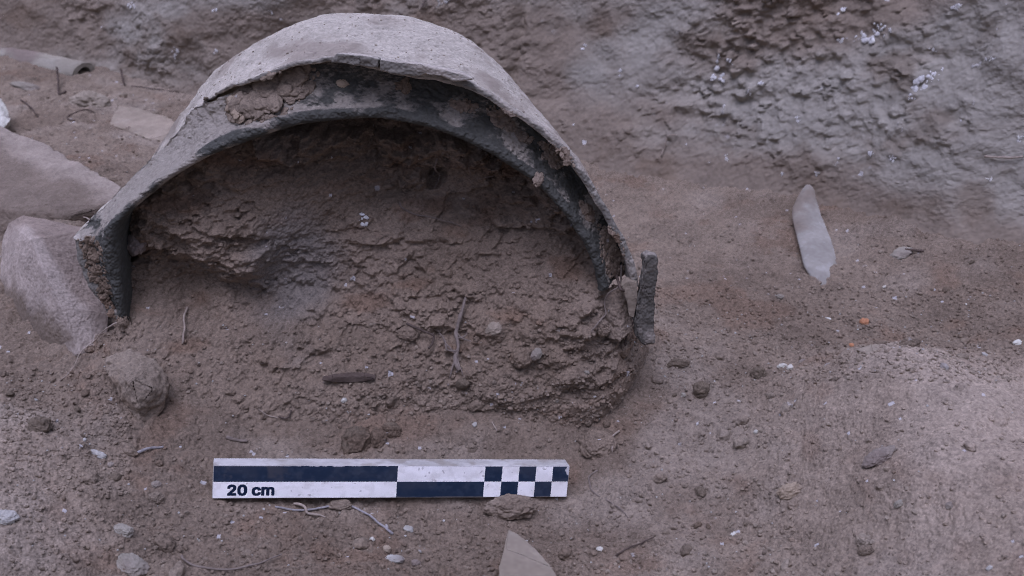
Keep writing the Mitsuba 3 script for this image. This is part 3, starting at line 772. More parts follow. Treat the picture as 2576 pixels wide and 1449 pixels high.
ST = [(226, 258, 46, 'dusty_stone', 'rounded brown stone above the pink angular stone', (1.05, .8), .55),
      (2205, 1152, 40, 'grey_stone', 'low pale stone on the sunken right mound above the rounded brown cobble', (1.1, .6), .45),
      (1983, 1234, 27, 'tan_stone', 'rounded brown cobble with tan top lower right of the scale bar', (1.15, .8), .75),
      (338, 1425, 40, 'grey_stone', 'pale rough stone at the bottom left edge of the picture', (1.0, .9), .5),
      (305, 1332, 24, 'grey_stone', 'smooth grey stone above the pale rough stone at the bottom left', (1.1, .8), .65),
      (20, 1300, 24, 'pale_stone', 'pale stone at the left edge near the bottom', (1.1, .9), .6),
      (103, 1072, 28, 'dark_clod', 'dark earth lump on gravel left of the hanging earth lump', (1, 1), .85),
      (252, 1140, 17, 'pale_stone', 'flat pale pebble on the left slope level with the bar top', (1.3, .6), .5),
      (1760, 980, 23, 'dark_clod', 'dark round earth clod on the floor right of the vessel', (1, .9), .85),
      (2172, 806, 12, 'orange_stone', 'orange pebble near the pale boulder on the right', (1, .9), .8),
      (1961, 922, 10, 'white_stone', 'bright white pebble right of the dark round clod', (1.2, .8), .7),
      (1347, 1281, 6, 'white_stone', 'tiny white pebble below the right end of the scale bar', (1, .9), .8),
      (997, 1403, 21, 'pale_stone', 'flat pale chip in the middle foreground', (1.1, .7), .35),
      (977, 1382, 10, 'tan_stone', 'tan pebble touching the flat pale chip', (1, 1), .8),
      (1503, 1377, 9, 'white_stone', 'white chip lower right of the scale bar', (1, .8), .6),
      (1042, 1412, 11, 'grey_stone', 'grey pebble lying by itself right of the flat pale chip', (1, .9), .8),
      (393, 1215, 13, 'grey_stone', 'grey pebble lying left of the bar end', (1, .9), .7),
      (395, 1250, 18, 'light_clod', 'rounded clod left of the bottom corner of the bar', (1, .9), .8),
      (1660, 1197, 16, 'light_clod', 'light clod right of the scale bar', (1.1, .8), .8),
      (1240, 825, 19, 'pink_stone', 'pink pebble stuck in the earth face right of the central root', (1.1, .9), .7),
      (1310, 905, 26, 'fill_mat', 'knobbly double clod on the earth face below the pink pebble', (1.1, .95), .9),
      (1350, 893, 16, 'grey_stone', 'grey pebble right of the knobbly double clod', (.8, 1.1), .8),
      (1513, 825, 22, 'fill_mat', 'round lump of earth below the right end of the rim', (1.05, .9), .9),
      (343, 612, 33, 'grey_stone', 'grey stone wedged in the left corner of the vessel mouth', (1.0, .9), .6),
      (2168, 1362, 20, 'light_clod', 'upper clod of the close pair in the right foreground', (1, .9), .9),
      (2176, 1380, 17, 'dark_clod', 'lower clod of the close pair in the right foreground', (1.2, .8), .8),
      (862, 208, 13, 'tan_stone', 'tan lump of earth stuck on the rim below the lip', (1.3, .8), .45),
      (1960, 745, 9, 'grey_stone', 'pebble left of the foot of the blade shaped stone', (1.2, .8), .6),
      (2270, 632, 22, 'grey_stone', 'flat grey stone right of the blade shaped stone', (1.3, .8), .4),
      (2385, 1265, 10, 'grey_stone', 'small grey pebble high on the right mound', (1, 1), .8),
      (2250, 1270, 12, 'grey_stone', 'grey pebble right of the rounded brown cobble', (1.1, .8), .7),
      (2140, 868, 6, 'orange_stone', 'tiny orange crumb left of the pale boulder', (1, 1), .8),
      (65, 215, 30, 'grey_stone', 'flat grey stone below the curved tile', (1.6, .6), .3),
      (2015, 905, 8, 'grey_stone', 'grey chip beside the bright white pebble', (1.2, .7), .6),
      (2290, 862, 22, 'dark_clod', 'dark clod in front of the back of the pale boulder', (1.2, .8), .8),
      (1905, 940, 20, 'dark_clod', 'dark crumbly clod between the round clod and the white pebble', (1.1, .9), .8),
      (1700, 915, 22, 'dark_clod', 'low dark clod in the gap right of the sherd', (1.4, .7), .6)]
for i, (px, py, r, mat, lab, st, sq) in enumerate(ST):
    surf_stone(px, py, r, mat, lab, st, sq, seed=201 + 3 * i, turn=rng.uniform(-.5, .5), sink=.38,
               cat='clod' if 'clod' in lab.split() or 'lump' in lab.split() else ('stone' if r > 16 else 'pebble'), name='earth_clod' if 'clod' in lab.split() or 'lump' in lab.split() else ('stone' if r > 16 else 'pebble'))

# curved tile at the foot of the wall, top left
e0, e1_ = atz(-70, 118, .071), atz(213, 186, .064)
ax = (e1_ - e0) / np.linalg.norm(e1_ - e0)
up = np.array([0, -.15, 1.0]); up -= ax * (up @ ax); up *= 0.72 / np.linalg.norm(up)
sd = np.cross(ax, up / 0.72)
rowsT = []
R0, R1 = .0165, .0095
L_ = np.linspace(0, np.linalg.norm(e1_ - e0), 90)
an = np.linspace(-0.15, math.pi + 0.15, 44)
outer = np.stack([e0 + ax * l + R0 * (np.cos(an)[:, None] * sd + np.sin(an)[:, None] * up) for l in L_])
inner = np.stack([e0 + ax * l + R1 * (np.cos(an)[:, None] * sd + np.sin(an)[:, None] * up) for l in L_])
ring = np.concatenate([outer, inner[:, ::-1], outer[:, :1]], 1)
ring = ring + np.stack([0.0040 * N(ring + 3 * k, 45, 3, 300 + k) + 0.0012 * N(ring + 3 * k, 260, 2, 310 + k) for k in range(3)], -1)
ring[:, -1] = ring[:, 0]
tv = ring.reshape(-1, 3); tf = grid_faces(*ring.shape[:2])
cap = []
nb = ring.shape[1]; o_ = (len(L_) - 1) * nb; n_ = len(an)
for j in range(n_ - 1):
    a_, b_, c2, d2 = o_ + j, o_ + j + 1, o_ + 2 * n_ - 1 - j - 1, o_ + 2 * n_ - 1 - j
    cap += [[a_, b_, c2], [a_, c2, d2]]
put('curved_tile', (tv, np.vstack([tf, cap])), 'grey_stone', 40, label='pale half round roof tile with hollow end at the foot of the left wall', cat='tile')

# sherd standing on edge right of the vessel, and the chip before it
put('vessel_sherd', slab([(1624, 646), (1632, 641), (1654, 645), (1651, 700), (1648, 770), (1643, 862), (1620, 864), (1604, 846), (1598, 800), (1606, 752), (1616, 715), (1621, 680)], .604, .616, seed=21, amp=.0015, lean=-.003),
    'sherd_mat', 60, label='dark rough sherd standing on edge right of the vessel', cat='sherd')
put('stone_chip', slab([(1564, 722), (1578, 706), (1604, 712), (1602, 760), (1594, 800), (1582, 795), (1578, 760)], .607, .614, seed=25, amp=.0004), 'pink_stone', 60,
    label='flat pinkish chip wedged between the rim end and the standing sherd', cat='chip')
put('earth_clod', stone(at_list([(1512, 745, .622), (1560, 722, .62), (1582, 770, .618), (1590, 830, .612), (1560, 860, .605), (1520, 840, .612), (1530, 790, .615)]) + at_list([(1550, 780, .65), (1570, 830, .64)]),
                        size=.0016, amp=.0022, scale=130, seed=131, smooth_it=2), 'fill_mat', label='dark upright lump of earth under the right end of the rim', cat='clod')
# earth lumps
put('earth_clod', stone(at_list([(268, 900, 0.587), (330, 872, 0.592), (390, 905, 0.582), (425, 970, 0.570), (405, 1035, 0.559), (350, 1078, 0.549), (320, 1060, 0.555), (300, 1010, 0.562), (275, 950, 0.577)]) +
                        at_list([(340, 960, 0.553), (350, 1020, 0.547), (380, 980, 0.553)]) + at_list([(350, 960, 0.617), (360, 1040, 0.597)]), size=.002, amp=.0036, scale=85, seed=133, smooth_it=3),
    'light_clod', label='big pale lump of earth hanging below the left end of the rim', cat='clod')


def crust(poly, count, r0, r1, mat, label, seed, name='earth_crust', only=(4, 5, 3), lift=.25, group=None):
    """earth stuck on the vessel: many crumbs grown together, one lump"""
    g = np.random.default_rng(seed)
    pg = Polygon(poly)
    x0, y0, x1, y1 = pg.bounds
    ms = []
    while len(ms) < count:
        x, y = g.uniform(x0, x1), g.uniform(y0, y1)
        if not pg.contains(Point(x, y)):
            continue
        e = min(1, pg.exterior.distance(Point(x, y)) / (0.22 * min(x1 - x0, y1 - y0) + 1e-6))
        c, n = spot(x, y, only)
        r = (r0 + (r1 - r0) * g.random() ** 2) * (0.45 + 0.55 * e)
        ms.append(lump(c + n * r * lift * e, n, r, int(seed + len(ms) * 7), 2 if r > .0016 else 1, .48, 1.7, .48, .45, (g.uniform(.9, 1.8), g.uniform(.7, 1.2)), g.uniform(-2, 2)))
    return put(name, trimesh.util.concatenate(ms), mat, 50, label=label, cat='clod', group=group)


crust([(566, 292), (588, 240), (650, 200), (740, 172), (800, 176), (800, 215), (760, 250), (715, 285), (650, 305), (600, 306)], 260, .0010, .0062, 'light_clod', 'crust of pale crumbly earth lodged in the rim at upper left', 137, lift=.7)
crust([(570, 245), (590, 234), (604, 252), (620, 285), (612, 306), (582, 300), (574, 280)], 40, .0010, .0036, 'tan_stone', 'yellowish fibrous tuft of earth at the left edge of the pale crust', 161, lift=1.2)
RC = [([(1215, 262), (1290, 282), (1300, 330), (1250, 322)], 50, 'crumbly earth on the rim above the blade of the inner edge right of the top'), ([(1300, 318), (1345, 345), (1330, 362), (1296, 340)], 26, 'small lump of earth on the right shoulder of the rim'),
      ([(1352, 350), (1430, 372), (1445, 420), (1395, 425), (1360, 392)], 70, 'widest crumbly patch of earth on the right shoulder of the rim'),
      ([(1505, 560), (1548, 575), (1572, 640), (1570, 690), (1535, 700), (1512, 650)], 120, 'long crust of earth filling the right end of the rim'), ([(1455, 500), (1490, 520), (1500, 560), (1470, 548)], 34, 'patch of earth just above the long crust on the right end of the rim'),
      ([(995, 208), (1025, 205), (1030, 224), (1000, 228)], 18, 'small clod of earth below the broken lip pieces'), ([(1130, 245), (1200, 262), (1195, 285), (1140, 270)], 30, 'thin earth patch right of the small clod below the lip'),
      ([(195, 600), (235, 590), (262, 640), (285, 760), (292, 812), (265, 775), (228, 700)], 130, 'brown earth packed in the lower left end of the rim'), ([(275, 790), (330, 800), (365, 835), (330, 860), (285, 840)], 60, 'earth heaped round the foot of the left rim end')]
for i, (pg_, cnt, lab) in enumerate(RC):
    crust(pg_, int(cnt * 1.9), .0008, .0030, 'fill_mat', lab, 600 + 40 * i, name='rim_crust', lift=.0)
surf_stone(1350, 450, 15, 'fill_mat', 'small lump of earth on the inner edge of the right shoulder of the rim', (.9, 1.3), .5, seed=981, sink=.4, amp=.5, cat='clod', name='rim_clod', sc=2.0)
crust([(903, 535), (922, 532), (930, 550), (925, 572), (908, 562)], 16, .0006, .0018, 'lime', 'patch of white mineral crumbs on the earth face', 990, name='mineral_crumbs', only=(1,))
# clods behind and before the bar
CB = [(900, 1112, 40, (.9, 1.1), 'dark_clod', 'big crumbly clod behind the middle of the bar'), (945, 1100, 26, (.9, 1.1), 'dark_clod', 'clod touching the right side of the big crumbly clod'),
      (990, 1083, 24, (1.1, .8), 'dark_clod', 'split clod with a dark crack behind the bar'), (885, 1150, 20, (1.2, .7), 'fill_mat', 'clod resting against the back of the bar'),
      (1280, 1272, 46, (1.4, .7), 'soil_mat', 'low heap of earth covering the lower edge of the bar'), (860, 1270, 24, (1.4, .6), 'light_clod', 'brown lump of earth under the bar'),
      (1500, 1120, 42, (1.0, .9), 'fill_mat', 'rounded lump of earth above the right end of the bar'), (655, 1155, 9, (1.1, .8), 'pink_stone', 'small pinkish pebble behind the left part of the bar'),
      (575, 985, 14, (1, .8), 'fill_mat', 'left one of two clods on the slope above the bar'), (600, 1000, 14, (1, .9), 'fill_mat', 'right one of two clods on the slope above the bar'),
      (1030, 835, 22, (1.3, .8), 'fill_mat', 'clod at the upper end of the crooked root'), (1190, 1120, 12, (1, .9), 'light_clod', 'light pebble like clod behind the bar right of its middle')]
for i, (px, py, r, st, mat, lab) in enumerate(CB):
    surf_stone(px, py, r, mat, lab, st, .62, seed=451 + 3 * i, sink=.34, amp=.34, cat='pebble' if lab.startswith('small') else 'clod', name='earth_clod' if not lab.startswith('small') else 'pebble', sc=1.6)

# ------------------------------------------------------------------ roots, twigs
root('root', [(1172, 752, .002), (1160, 800, .003), (1148, 835, .004), (1150, 870, .004), (1148, 905, .003), (1156, 930, .002)], .0009, .0016, 'root_mat', 'upright woody root in the middle of the earth face', seed=501,
     branches=[([(1150, 835, .004), (1170, 850, .004), (1190, 855, .004)], .0006, .0003), ([(1152, 850, .004), (1175, 838, .005), (1182, 830, .005)], .0006, .0003), ([(1150, 905, .003), (1140, 930, .002), (1135, 955, .002)], .0007, .0003),
               ([(1152, 905, .003), (1160, 935, .002), (1166, 950, .002)], .0006, .0003), ([(1148, 880, .004), (1125, 880, .004), (1120, 862, .004)], .0008, .0005), ([(1146, 900, .003), (1128, 870, .004), (1112, 848, .004), (1105, 835, .003)], .0006, .0004)])
root('root', [(1020, 818, .002), (1045, 825, .004), (1075, 832, .005), (1082, 850, .005), (1080, 878, .004)], .0009, .0007, 'dark_root_mat', 'crooked dark root left of the upright woody root', seed=511)
root('root', [(1005, 508, .001), (1012, 520, .0015), (1050, 540, .001), (1100, 548, .001), (1160, 572, .001)], .0006, .0003, 'root_mat', 'long thin root on the upper earth face', seed=515)
root('root', [(1100, 400, .002), (1103, 425, .004), (1108, 445, .003), (1095, 470, .002)], .0006, .0004, 'root_mat', 'forked root beside the dark cavity', seed=519,
     branches=[([(1104, 425, .004), (1120, 440, .004), (1130, 444, .003)], .0004, .0002), ([(1103, 430, .004), (1090, 445, .003), (1075, 450, .003)], .0004, .0002)])
root('root', [(1180, 425, .002), (1200, 445, .003), (1230, 448, .002), (1250, 440, .002)], .0004, .0002, 'root_mat', 'hair root under the ledge right of the cavity', seed=523)
root('straw', [(473, 770, .001), (466, 800, .003), (467, 830, .003), (464, 862, .001)], .0007, .0006, 'pale_root_mat', 'yellow upright straw on the left of the earth face', cat='straw', seed=527)
root('root', [(300, 812, .003), (268, 830, .003), (238, 868, .003), (205, 895, .002), (180, 930, .002), (150, 962, .001)], .0005, .0003, 'pale_root_mat', 'long pale root crossing the left slope below the stone block', seed=531)
root('root', [(740, 1268, .001), (765, 1278, .0015), (775, 1290, .0015), (800, 1295, .0015), (825, 1298, .001)], .0008, .0005, 'pale_root_mat', 'short pale root below the left half of the bar', seed=535)
root('root', [(690, 1275, .0004), (740, 1280, .0004), (800, 1278, .0006), (880, 1272, .001), (925, 1290, .001), (955, 1318, .001), (988, 1340, .0006)], .0006, .0007, 'grey_root_mat', 'long grey root curving away below the bar', seed=539)
root('root', [(460, 1402, .001), (480, 1420, .001), (530, 1432, .001), (610, 1428, .001), (660, 1412, .001), (710, 1398, .001)], .0007, .0004, 'root_mat', 'curved brown root at the bottom left', seed=543)
root('root', [(1500, 1180, .0006), (1478, 1200, .0008), (1480, 1225, .0008), (1500, 1245, .0006), (1540, 1270, .0006), (1580, 1300, .0005)], .0005, .0003, 'root_mat', 'thin root right of the bar end', seed=547)
root('root', [(1545, 1080, .003), (1536, 1105, .004), (1538, 1140, .003)], .0007, .0003, 'pale_root_mat', 'pale root tip hanging from the right edge of the earth heap', seed=551)
root('root', [(1555, 662, .004), (1545, 700, .006), (1528, 730, .006), (1515, 760, .004), (1518, 785, .003), (1500, 810, .003), (1486, 832, .002)], .0006, .0004, 'root_mat', 'thin root hanging from the right end of the rim', seed=555)
root('root', [(1572, 690, .008), (1586, 720, .008), (1590, 760, .007), (1584, 800, .005), (1570, 830, .004), (1566, 870, .002)], .0009, .0007, 'dark_root_mat', 'reddish root over the flat chip', seed=559)
root('root', [(1300, 1400 - 120, .0005), (1310, 1270, .0005)], .0003, .0003, 'root_mat', 'fibre on the heap of earth', seed=561) if False else None
root('twig', [(345, 1140, .001), (370, 1132, .0015), (408, 1120, .001)], .0009, .0007, 'grey_root_mat', 'grey twig left of the bar on the slope', cat='twig', seed=565)
root('twig', [(572, 1098, .001), (595, 1106, .0012), (622, 1108, .001)], .0012, .0007, 'root_mat', 'short brown twig above the left end of the bar', cat='twig', seed=569)
root('root', [(655, 1030, .001), (685, 1045, .001), (702, 1055, .001)], .0004, .0003, 'pale_root_mat', 'tan fibre on the slope above the bar', seed=573)
root('root', [(700, 1045, .001), (715, 1052, .0015), (735, 1030, .001)], .0006, .0004, 'dark_root_mat', 'forked dark fibre beside the tan fibre', seed=577)
root('root', [(1660, 385, .002), (1672, 365, .004), (1685, 348, .004), (1700, 345, .002)], .0009, .0006, 'pale_root_mat', 'pale root sticking out of the foot of the right wall', seed=581)
root('root', [(1060, 25, .003), (1068, 0, .004), (1066, -30, .004)], .0014, .0012, 'root_mat', 'upright root in the groove of the wall above the vessel', seed=585)
root('twig', [(143, 192, .012), (146, 210, .007), (150, 235, .001), (165, 228, .001)], .0013, .0011, 'dark_root_mat', 'dark upright twig below the curved tile', cat='twig', seed=589)
root('twig', [(314, 190, .010), (316, 215, .001)], .0013, .0011, 'dark_root_mat', 'short dark twig right of the curved tile', cat='twig', seed=593)
root('root', [(50, 252, .001), (75, 268, .001), (95, 290, .001)], .0009, .0006, 'dark_root_mat', 'dark rootlet left of the rounded brown stone', seed=597)
root('root', [(330, 215, .001), (400, 225, .001), (450, 232, .001)], .0007, .0005, 'dark_root_mat', 'long dark rootlet on the floor left of the vessel', seed=601)
root('root', [(190, 300, .001), (178, 285, .001), (215, 275, .001), (240, 278, .001)], .0007, .0005, 'dark_root_mat', 'bent rootlet under the rounded brown stone', seed=605)
root('root', [(130, 545, .001), (155, 528, .001), (200, 540, .001), (240, 535, .001)], .0006, .0004, 'pale_root_mat', 'yellowish fibre above the stone block', seed=609)
root('twig', [(2270, 630 + 0, .001), (2320, 628, .001)], .0012, .0009, 'dark_root_mat', 'dark twig on the floor right of the blade shaped stone', cat='twig', seed=613)
root('root', [(2470, 398, .002), (2520, 396, .003), (2565, 393, .002)], .0011, .0008, 'pale_root_mat', 'pale root lying across the right wall', seed=617)
root('root', [(1850, 1300, .0006), (1800, 1370, .0006)], .0004, .0003, 'root_mat', 'fibre', seed=619) if False else None
root('root', [(1545, 1395, .0008), (1570, 1380, .001), (1600, 1368, .001), (1650, 1350, .0008)], .0005, .0004, 'dark_root_mat', 'dark rootlet in the foreground right of the buried stone edge', seed=621)
root('root', [(1485, 1060 + 0, .001), (1200 + 48, 1080, .001), (1240, 1110, .001)], .0003, .0003, 'pale_root_mat', 'x', seed=625) if False else None
root('root', [(1238, 1060, .001), (1250, 1085, .001), (1240, 1108, .001), (1222, 1120, .001)], .0004, .0003, 'pale_root_mat', 'fine curved rootlet on the slope above the bar', seed=627)
root('root', [(1050, 955 + 0, .0008), (1085, 958, .001), (1105, 962, .0008)], .0004, .0003, 'root_mat', 'x', seed=629) if False else None
# bark flake on the slope
c, n = spot(875, 955)
fl = slab([(808, 957), (835, 952), (880, 947), (915, 949), (942, 953), (915, 959), (880, 962), (835, 961)], c[1] - .0015, c[1] + .004, size=.001, seed=41, amp=.0005)
put('bark_flake', fl, 'dark_root_mat', 60, label='dark flat flake of bark stuck in the slope above the bar', cat='bark')

# ------------------------------------------------------------------ lime lumps in the wall
LIME = [(1805, 190, 20, (1, 1.3)), (1800, 148, 8, (1, 1)), (1835, 155, 7, (1, 1)), (2175, 92, 26, (2.2, .35)), (2205, 72, 12, (1.6, .5)), (2310, 215, 20, (1.8, .4)), (2330, 190, 10, (1.3, .6)), (2285, 245, 9, (.6, 1.3)),
        (2362, 180, 6, (.6, 2)), (2445, 165, 9, (1.3, .6)), (2480, 150, 8, (1.8, .4)), (1812, 280, 7, (.6, 1.3)), (1815, 270, 7, (.6, 1.3)), (1880, 235, 7, (1, 1)), (1908, 205, 6, (1, 1)), (2000, 300, 7, (1, 1)), (2060, 225, 5, (1, 1)),
        (1820, 395, 6, (.7, 1.6)), (2230, 78, 6, (1, 1)), (2255, 310, 6, (1, 1)), (2185, 385, 8, (1, .8)), (2240, 400, 8, (1.3, .7)), (2100, 405, 6, (.7, 1.2)), (1960, 440, 5, (1, 1)), (2048, 437, 5, (1, 1)), (1700, 85, 8, (1, 1)),
        (540, 133, 7, (.6, 2)), (440, 138, 9, (.8, 1.8)), (678, 33, 5, (1, 1)), (535, 28, 6, (1.4, .7)), (330, 12, 8, (1, .8)), (1115, 3, 18, (1.5, .5)), (2110, 28, 8, (1, .8)), (2400, 20, 10, (1.6, .5)), (2440, 260, 5, (1, 1)), (2560, 355, 9, (1.5, .6)),
        (1600, 220, 6, (.6, 1.6)), (1465, 118, 6, (1, 1)), (1555, 180, 6, (1, .8)), (2480, 452, 6, (1.4, .6)), (2340, 130, 7, (1, .7))]
bl = 'earth_bank'
for i, (px, py, r, st) in enumerate(LIME):
    flakes = []
    tilt = rng.uniform(-.5, .2) if st[0] > st[1] else rng.uniform(-.15, .15)
    for j in range(int(4 + r * 0.8)):
        a, b = rng.normal(0, .48, 2) * [r * st[0], r * st[1]]
        fx_, fy_ = px + a * math.cos(tilt) - b * math.sin(tilt), py + a * math.sin(tilt) + b * math.cos(tilt)
        c, n = spot(fx_, fy_)
        rr = (1.0 + 0.26 * r * rng.random() ** 2) * project(c)[2] / FP
        flakes.append(lump(c, n, rr * 1.5, 700 + i * 17 + j, 1, .9, 1.6, .35, .35, (rng.uniform(.8, 1.5), rng.uniform(.6, 1.1)), rng.uniform(-1, 1)))
    put('earth_bank__lime_patch', trimesh.util.concatenate(flakes), 'lime')


# ------------------------------------------------------------------ crumbs, clods and pebbles strewn about
TEMPL = []
for i in range(7):
    m = trimesh.creation.icosphere(subdivisions=2)
    v = m.vertices * (1 + 0.85 * N(m.vertices + 5 * i, 1.5, 3, 800 + i) + 0.6 * N(m.vertices + 3 * i, 3.6, 2, 820 + i))[:, None]
    TEMPL.append((v, m.faces))
MATS = ['dark_clod', 'fill_mat', 'soil_mat', 'light_clod', 'grey_stone']
TP = {(i, mt): mikit.ply(TEMPL[i], mt, smooth=50) for i in range(7) for mt in MATS + ['pale_stone', 'white_stone', 'pink_stone', 'tan_stone']}


def density(x, y):
    w = 0.35
    if x > 1640 and 720 < y < 1000: w = 2.2
    if x < 330 and 930 < y < 1250: w = 2.6
    if 1550 < x < 2050 and 1000 < y < 1449: w = 1.3
    if y > 1270 and x < 1700: w = 1.4
    if 780 < x < 1500 and 960 < y < 1140: w = 1.2
    if x > 2000 and y > 960: w = 0.30
    if y < 700: w = 0.22
    if x > 1500 and 560 < y < 720: w = .6
    return w


def region(x, y):
    if y < 600:
        return 'on the floor behind and left of the vessel' if x < 700 else 'on the floor below the right wall'
    if x < 480 and y < 1260: return 'on the gravelly slope at the left'
    if y > 1260: return 'in the foreground below the bar' if x < 1450 else 'in the right foreground'
    if x < 1500: return 'on the slumped earth behind the bar'
    if y < 1000: return 'on the floor right of the vessel'
    return 'on the right mound and beside it'


gi = np.nonzero((SI == 0) | ((SI == 1) & (SP[:, 1] > 800)))[0]
gi = gi[(SP[gi, 0] > 5) & (SP[gi, 0] < W0 - 5) & (SP[gi, 1] > 150) & (SP[gi, 1] < H0 - 4)]
wts = np.array([density(*SP[i, :2]) for i in gi]) * SP[gi, 2] ** 1.0
wts /= wts.sum()
bar_box = Polygon([(505, 1125), (1455, 1130), (1450, 1285), (510, 1290)])


def frame(n, turn):
    a = np.cross([0.0, 1, 0.2], n); a /= np.linalg.norm(a); b = np.cross(n, a)
    return np.stack([a * math.cos(turn) + b * math.sin(turn), b * math.cos(turn) - a * math.sin(turn), n], 1)


TONE = {'dark_clod': 'dark', 'soil_mat': 'brown', 'light_clod': 'light', 'fill_mat': 'brown', 'grey_stone': 'grey', 'pale_stone': 'pale', 'white_stone': 'white', 'pink_stone': 'pinkish', 'tan_stone': 'tan'}
LANDMARKS = [(2205, 1152, 'low pale stone on the right mound'), (1983, 1234, 'rounded brown cobble'), (338, 1425, 'pale rough stone at bottom left'), (305, 1332, 'smooth grey stone at bottom left'), (20, 1300, 'pale stone at the left edge'),
             (103, 1072, 'dark lump at the left'), (252, 1140, 'flat pale pebble on the left slope'), (1760, 980, 'dark round clod'), (2172, 806, 'orange pebble'), (1961, 922, 'bright white pebble'), (997, 1403, 'flat pale chip'),
             (1503, 1377, 'white chip'), (393, 1232, 'grey pebble by the bar end'), (1660, 1197, 'light clod right of the bar'), (1240, 825, 'pink pebble in the earth face'), (1330, 900, 'knobbly double clod'), (2172, 1370, 'close pair of clods in the right foreground'),
             (900, 1112, 'big crumbly clod behind the bar'), (2300, 900, 'pale boulder'), (2055, 600, 'blade shaped stone'), (2270, 632, 'flat grey stone by the right wall'), (1625, 760, 'standing sherd'), (345, 980, 'hanging pale lump'), (875, 955, 'bark flake'),
             (588, 992, 'pair of clods on the slope'), (1150, 880, 'upright woody root'), (467, 820, 'yellow upright straw'), (1340, 1400, 'buried stone edge at the bottom'), (590, 1428, 'curved brown root'), (880, 1290, 'long grey root below the bar'),
             (530, 1210, 'left end of the bar'), (1430, 1210, 'right end of the bar'), (1250, 1090, 'fine curved rootlet'), (1500, 1100, 'right edge of the slump'), (1600, 1370, 'dark rootlet in the foreground'), (2250, 1270, 'grey pebble right of the cobble'),
             (2385, 1265, 'grey pebble high on the mound'), (120, 170, 'curved tile'), (370, 310, 'pink angular stone'), (226, 250, 'rounded brown stone'), (150, 400, 'flat stone slab'), (100, 750, 'stone block'), (2480, 1050, 'pale boulder end'), (1700, 915, 'low dark clod by the sherd'),
             (1500, 1230, 'thin root by the bar end'), (1900, 940, 'dark crumbly clod')]


DIST = {}


def strew(name, count, r0, r1, pw, mats, text, cat):
    pick = rng.choice(gi, count * 2, p=wts, replace=False)
    done = 0
    rs = np.sort(r0 + (r1 - r0) * rng.random(count) ** pw)[::-1]
    for i in pick:
        if done == count: break
        x, y = SP[i, :2]
        if bar_box.contains(Point(x, y)): continue
        r = rs[done]
        M = np.eye(4)
        M[:3, :3] = frame(SN[i], rng.uniform(0, 6.28)) * (r * np.array([rng.uniform(.8, 1.4), rng.uniform(.7, 1.1), rng.uniform(.55, .9)]))
        M[:3, 3] = SV[i] + SN[i] * r * .2
        key = f'{name}_{done + 1:03d}'
        mt = mats[int(rng.integers(len(mats)))]
        scene[key] = {**TP[(int(rng.integers(7)), mt)], 'to_world': T(M.tolist())}
        reg = region(x, y)
        size = 'tiny' if r < .0014 else 'small' if r < .0024 else 'larger'
        lx, ly, ln = min(LANDMARKS, key=lambda l: math.hypot(l[0] - x, l[1] - y))
        side = ('right of' if x > lx else 'left of') if abs(x - lx) > abs(y - ly) else ('below' if y > ly else 'above')
        DIST[key] = math.hypot(lx - x, ly - y)
        labels[key] = {'label': f'{size} {TONE[mt]} {cat} {side} the {ln}', 'category': cat, 'group': text.split(' ', 1)[1] % reg}
        done += 1


strew('soil_clod', 250, .0011, .0050, 3.4, ['dark_clod', 'soil_mat', 'soil_mat', 'soil_mat', 'light_clod'], 'small brown clod of earth lying %s', 'clod')
strew('pale_pebble', 46, .0008, .0026, 2.2, ['pale_stone', 'grey_stone', 'grey_stone', 'white_stone', 'pink_stone'], 'small pale pebble lying %s', 'pebble')
# crumbs on the back of the vessel
bi = np.nonzero((SI == 3) & (SP[:, 1] < 300))[0]
NTH = ['first', 'second', 'third', 'fourth', 'fifth', 'sixth', 'seventh', 'eighth', 'ninth', 'tenth', 'eleventh', 'twelfth', 'thirteenth', 'fourteenth', 'fifteenth', 'sixteenth']
for k, i in enumerate(sorted(rng.choice(bi, 16, replace=False), key=lambda i: SP[i, 0])):
    r = .0005 + .0012 * rng.random() ** 3
    M = np.eye(4)
    M[:3, :3] = frame(SN[i], rng.uniform(0, 6.28)) * (r * np.array([1.2, .9, .7]))
    M[:3, 3] = SV[i] + SN[i] * r * .25
    scene[f'soil_crumb_{k + 1:03d}'] = {**TP[(k % 7, ('dark_clod', 'light_clod', 'soil_mat')[k % 3])], 'to_world': T(M.tolist())}
    labels[f'soil_crumb_{k + 1:03d}'] = {'label': f'tiny crumb of earth on the vessel top, {NTH[k]} from the left', 'category': 'crumb', 'group': 'crumbs on top of the vessel'}


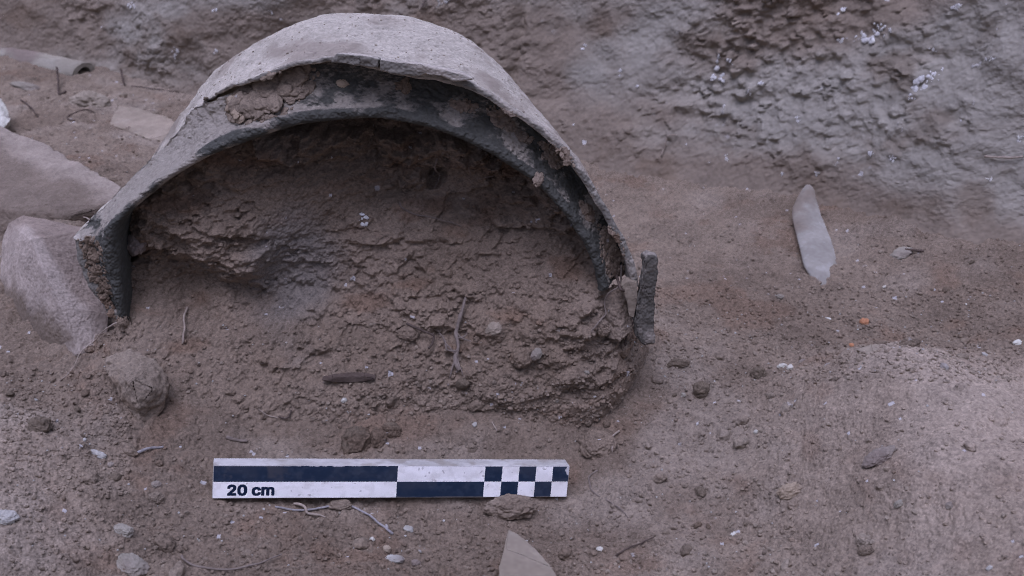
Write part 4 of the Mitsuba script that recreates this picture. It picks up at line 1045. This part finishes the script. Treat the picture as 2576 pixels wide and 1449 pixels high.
def grit(count, r0, r1, pw, pale):
    m = trimesh.creation.icosphere(subdivisions=0)
    pick = rng.choice(gi, count, p=wts, replace=False)
    r = r0 + (r1 - r0) * rng.random(count) ** pw
    v0, f0 = m.vertices, m.faces
    vs = v0[None] * (1 + .5 * (rng.random((count, len(v0), 1)) - .5)) * r[:, None, None] * [1, 1, .75]
    vs = vs + SV[pick][:, None] + (SN[pick] * r[:, None] * .3)[:, None]
    return vs.reshape(-1, 3), (f0[None] + np.arange(count)[:, None, None] * len(v0)).reshape(-1, 3)


put('grit', grit(10000, .00045, .0016, 2.5, 0), 'soil_mat', 40, label='fine crumbs and grit strewn over the trench floor', cat='grit', kind='stuff')
put('light_grit', grit(4000, .00045, .0017, 2.5, 0), 'light_clod', 40, label='light fine crumbs of earth strewn over the trench floor', cat='grit', kind='stuff')
put('pale_grit', grit(700, .0003, .0009, 2.5, 1), 'pale_stone', 40, label='tiny pale grains strewn over the trench floor', cat='grit', kind='stuff')

keep_gi, keep_w = gi, wts
gi = np.nonzero((SI == 1) & (SP[:, 1] < 1040))[0]
cr = np.clip(meshkit.fbm(SV[gi] * 20, 3, 970) * 3 - 1.05, 0, 1) * np.where((SP[gi, 0] > 840) | (SP[gi, 1] < 420), 1.0, 0.22)
wts = (cr + .03) / (cr + .03).sum()
v_, f_ = grit(1500, .0005, .0022, 3.0, 0)
put('face_crumbs', (v_, f_), 'fill_mat', 40, label='crumbs of earth clinging to the dark earth face in the vessel mouth', cat='crumbs', kind='stuff')
gi = np.nonzero((SI == 3) & (SP[:, 1] < 300))[0]
wts = np.full(len(gi), 1 / len(gi))
put('shell_dust', grit(420, .00022, .0006, 2.5, 0), 'light_clod', 40, label='fine earth dust and grains lying on the back of the vessel', cat='dust', kind='stuff')
# strewn pieces that would read alike: told apart by how near they lie to the thing named
ORD = ['nearest', 'second nearest', 'third nearest', 'fourth nearest', 'fifth nearest', 'sixth nearest', 'seventh nearest', 'eighth nearest']
same = {}
for k in DIST:
    same.setdefault(labels[k]['label'], []).append(k)
for lab, ks in same.items():
    if len(ks) > 1:
        for o, k in zip(ORD, sorted(ks, key=DIST.get)):
            labels[k]['label'] = f'{lab}, {o}'
print('triangles', sum(len(v[1]) for v in meshkit.WRITTEN.values()))
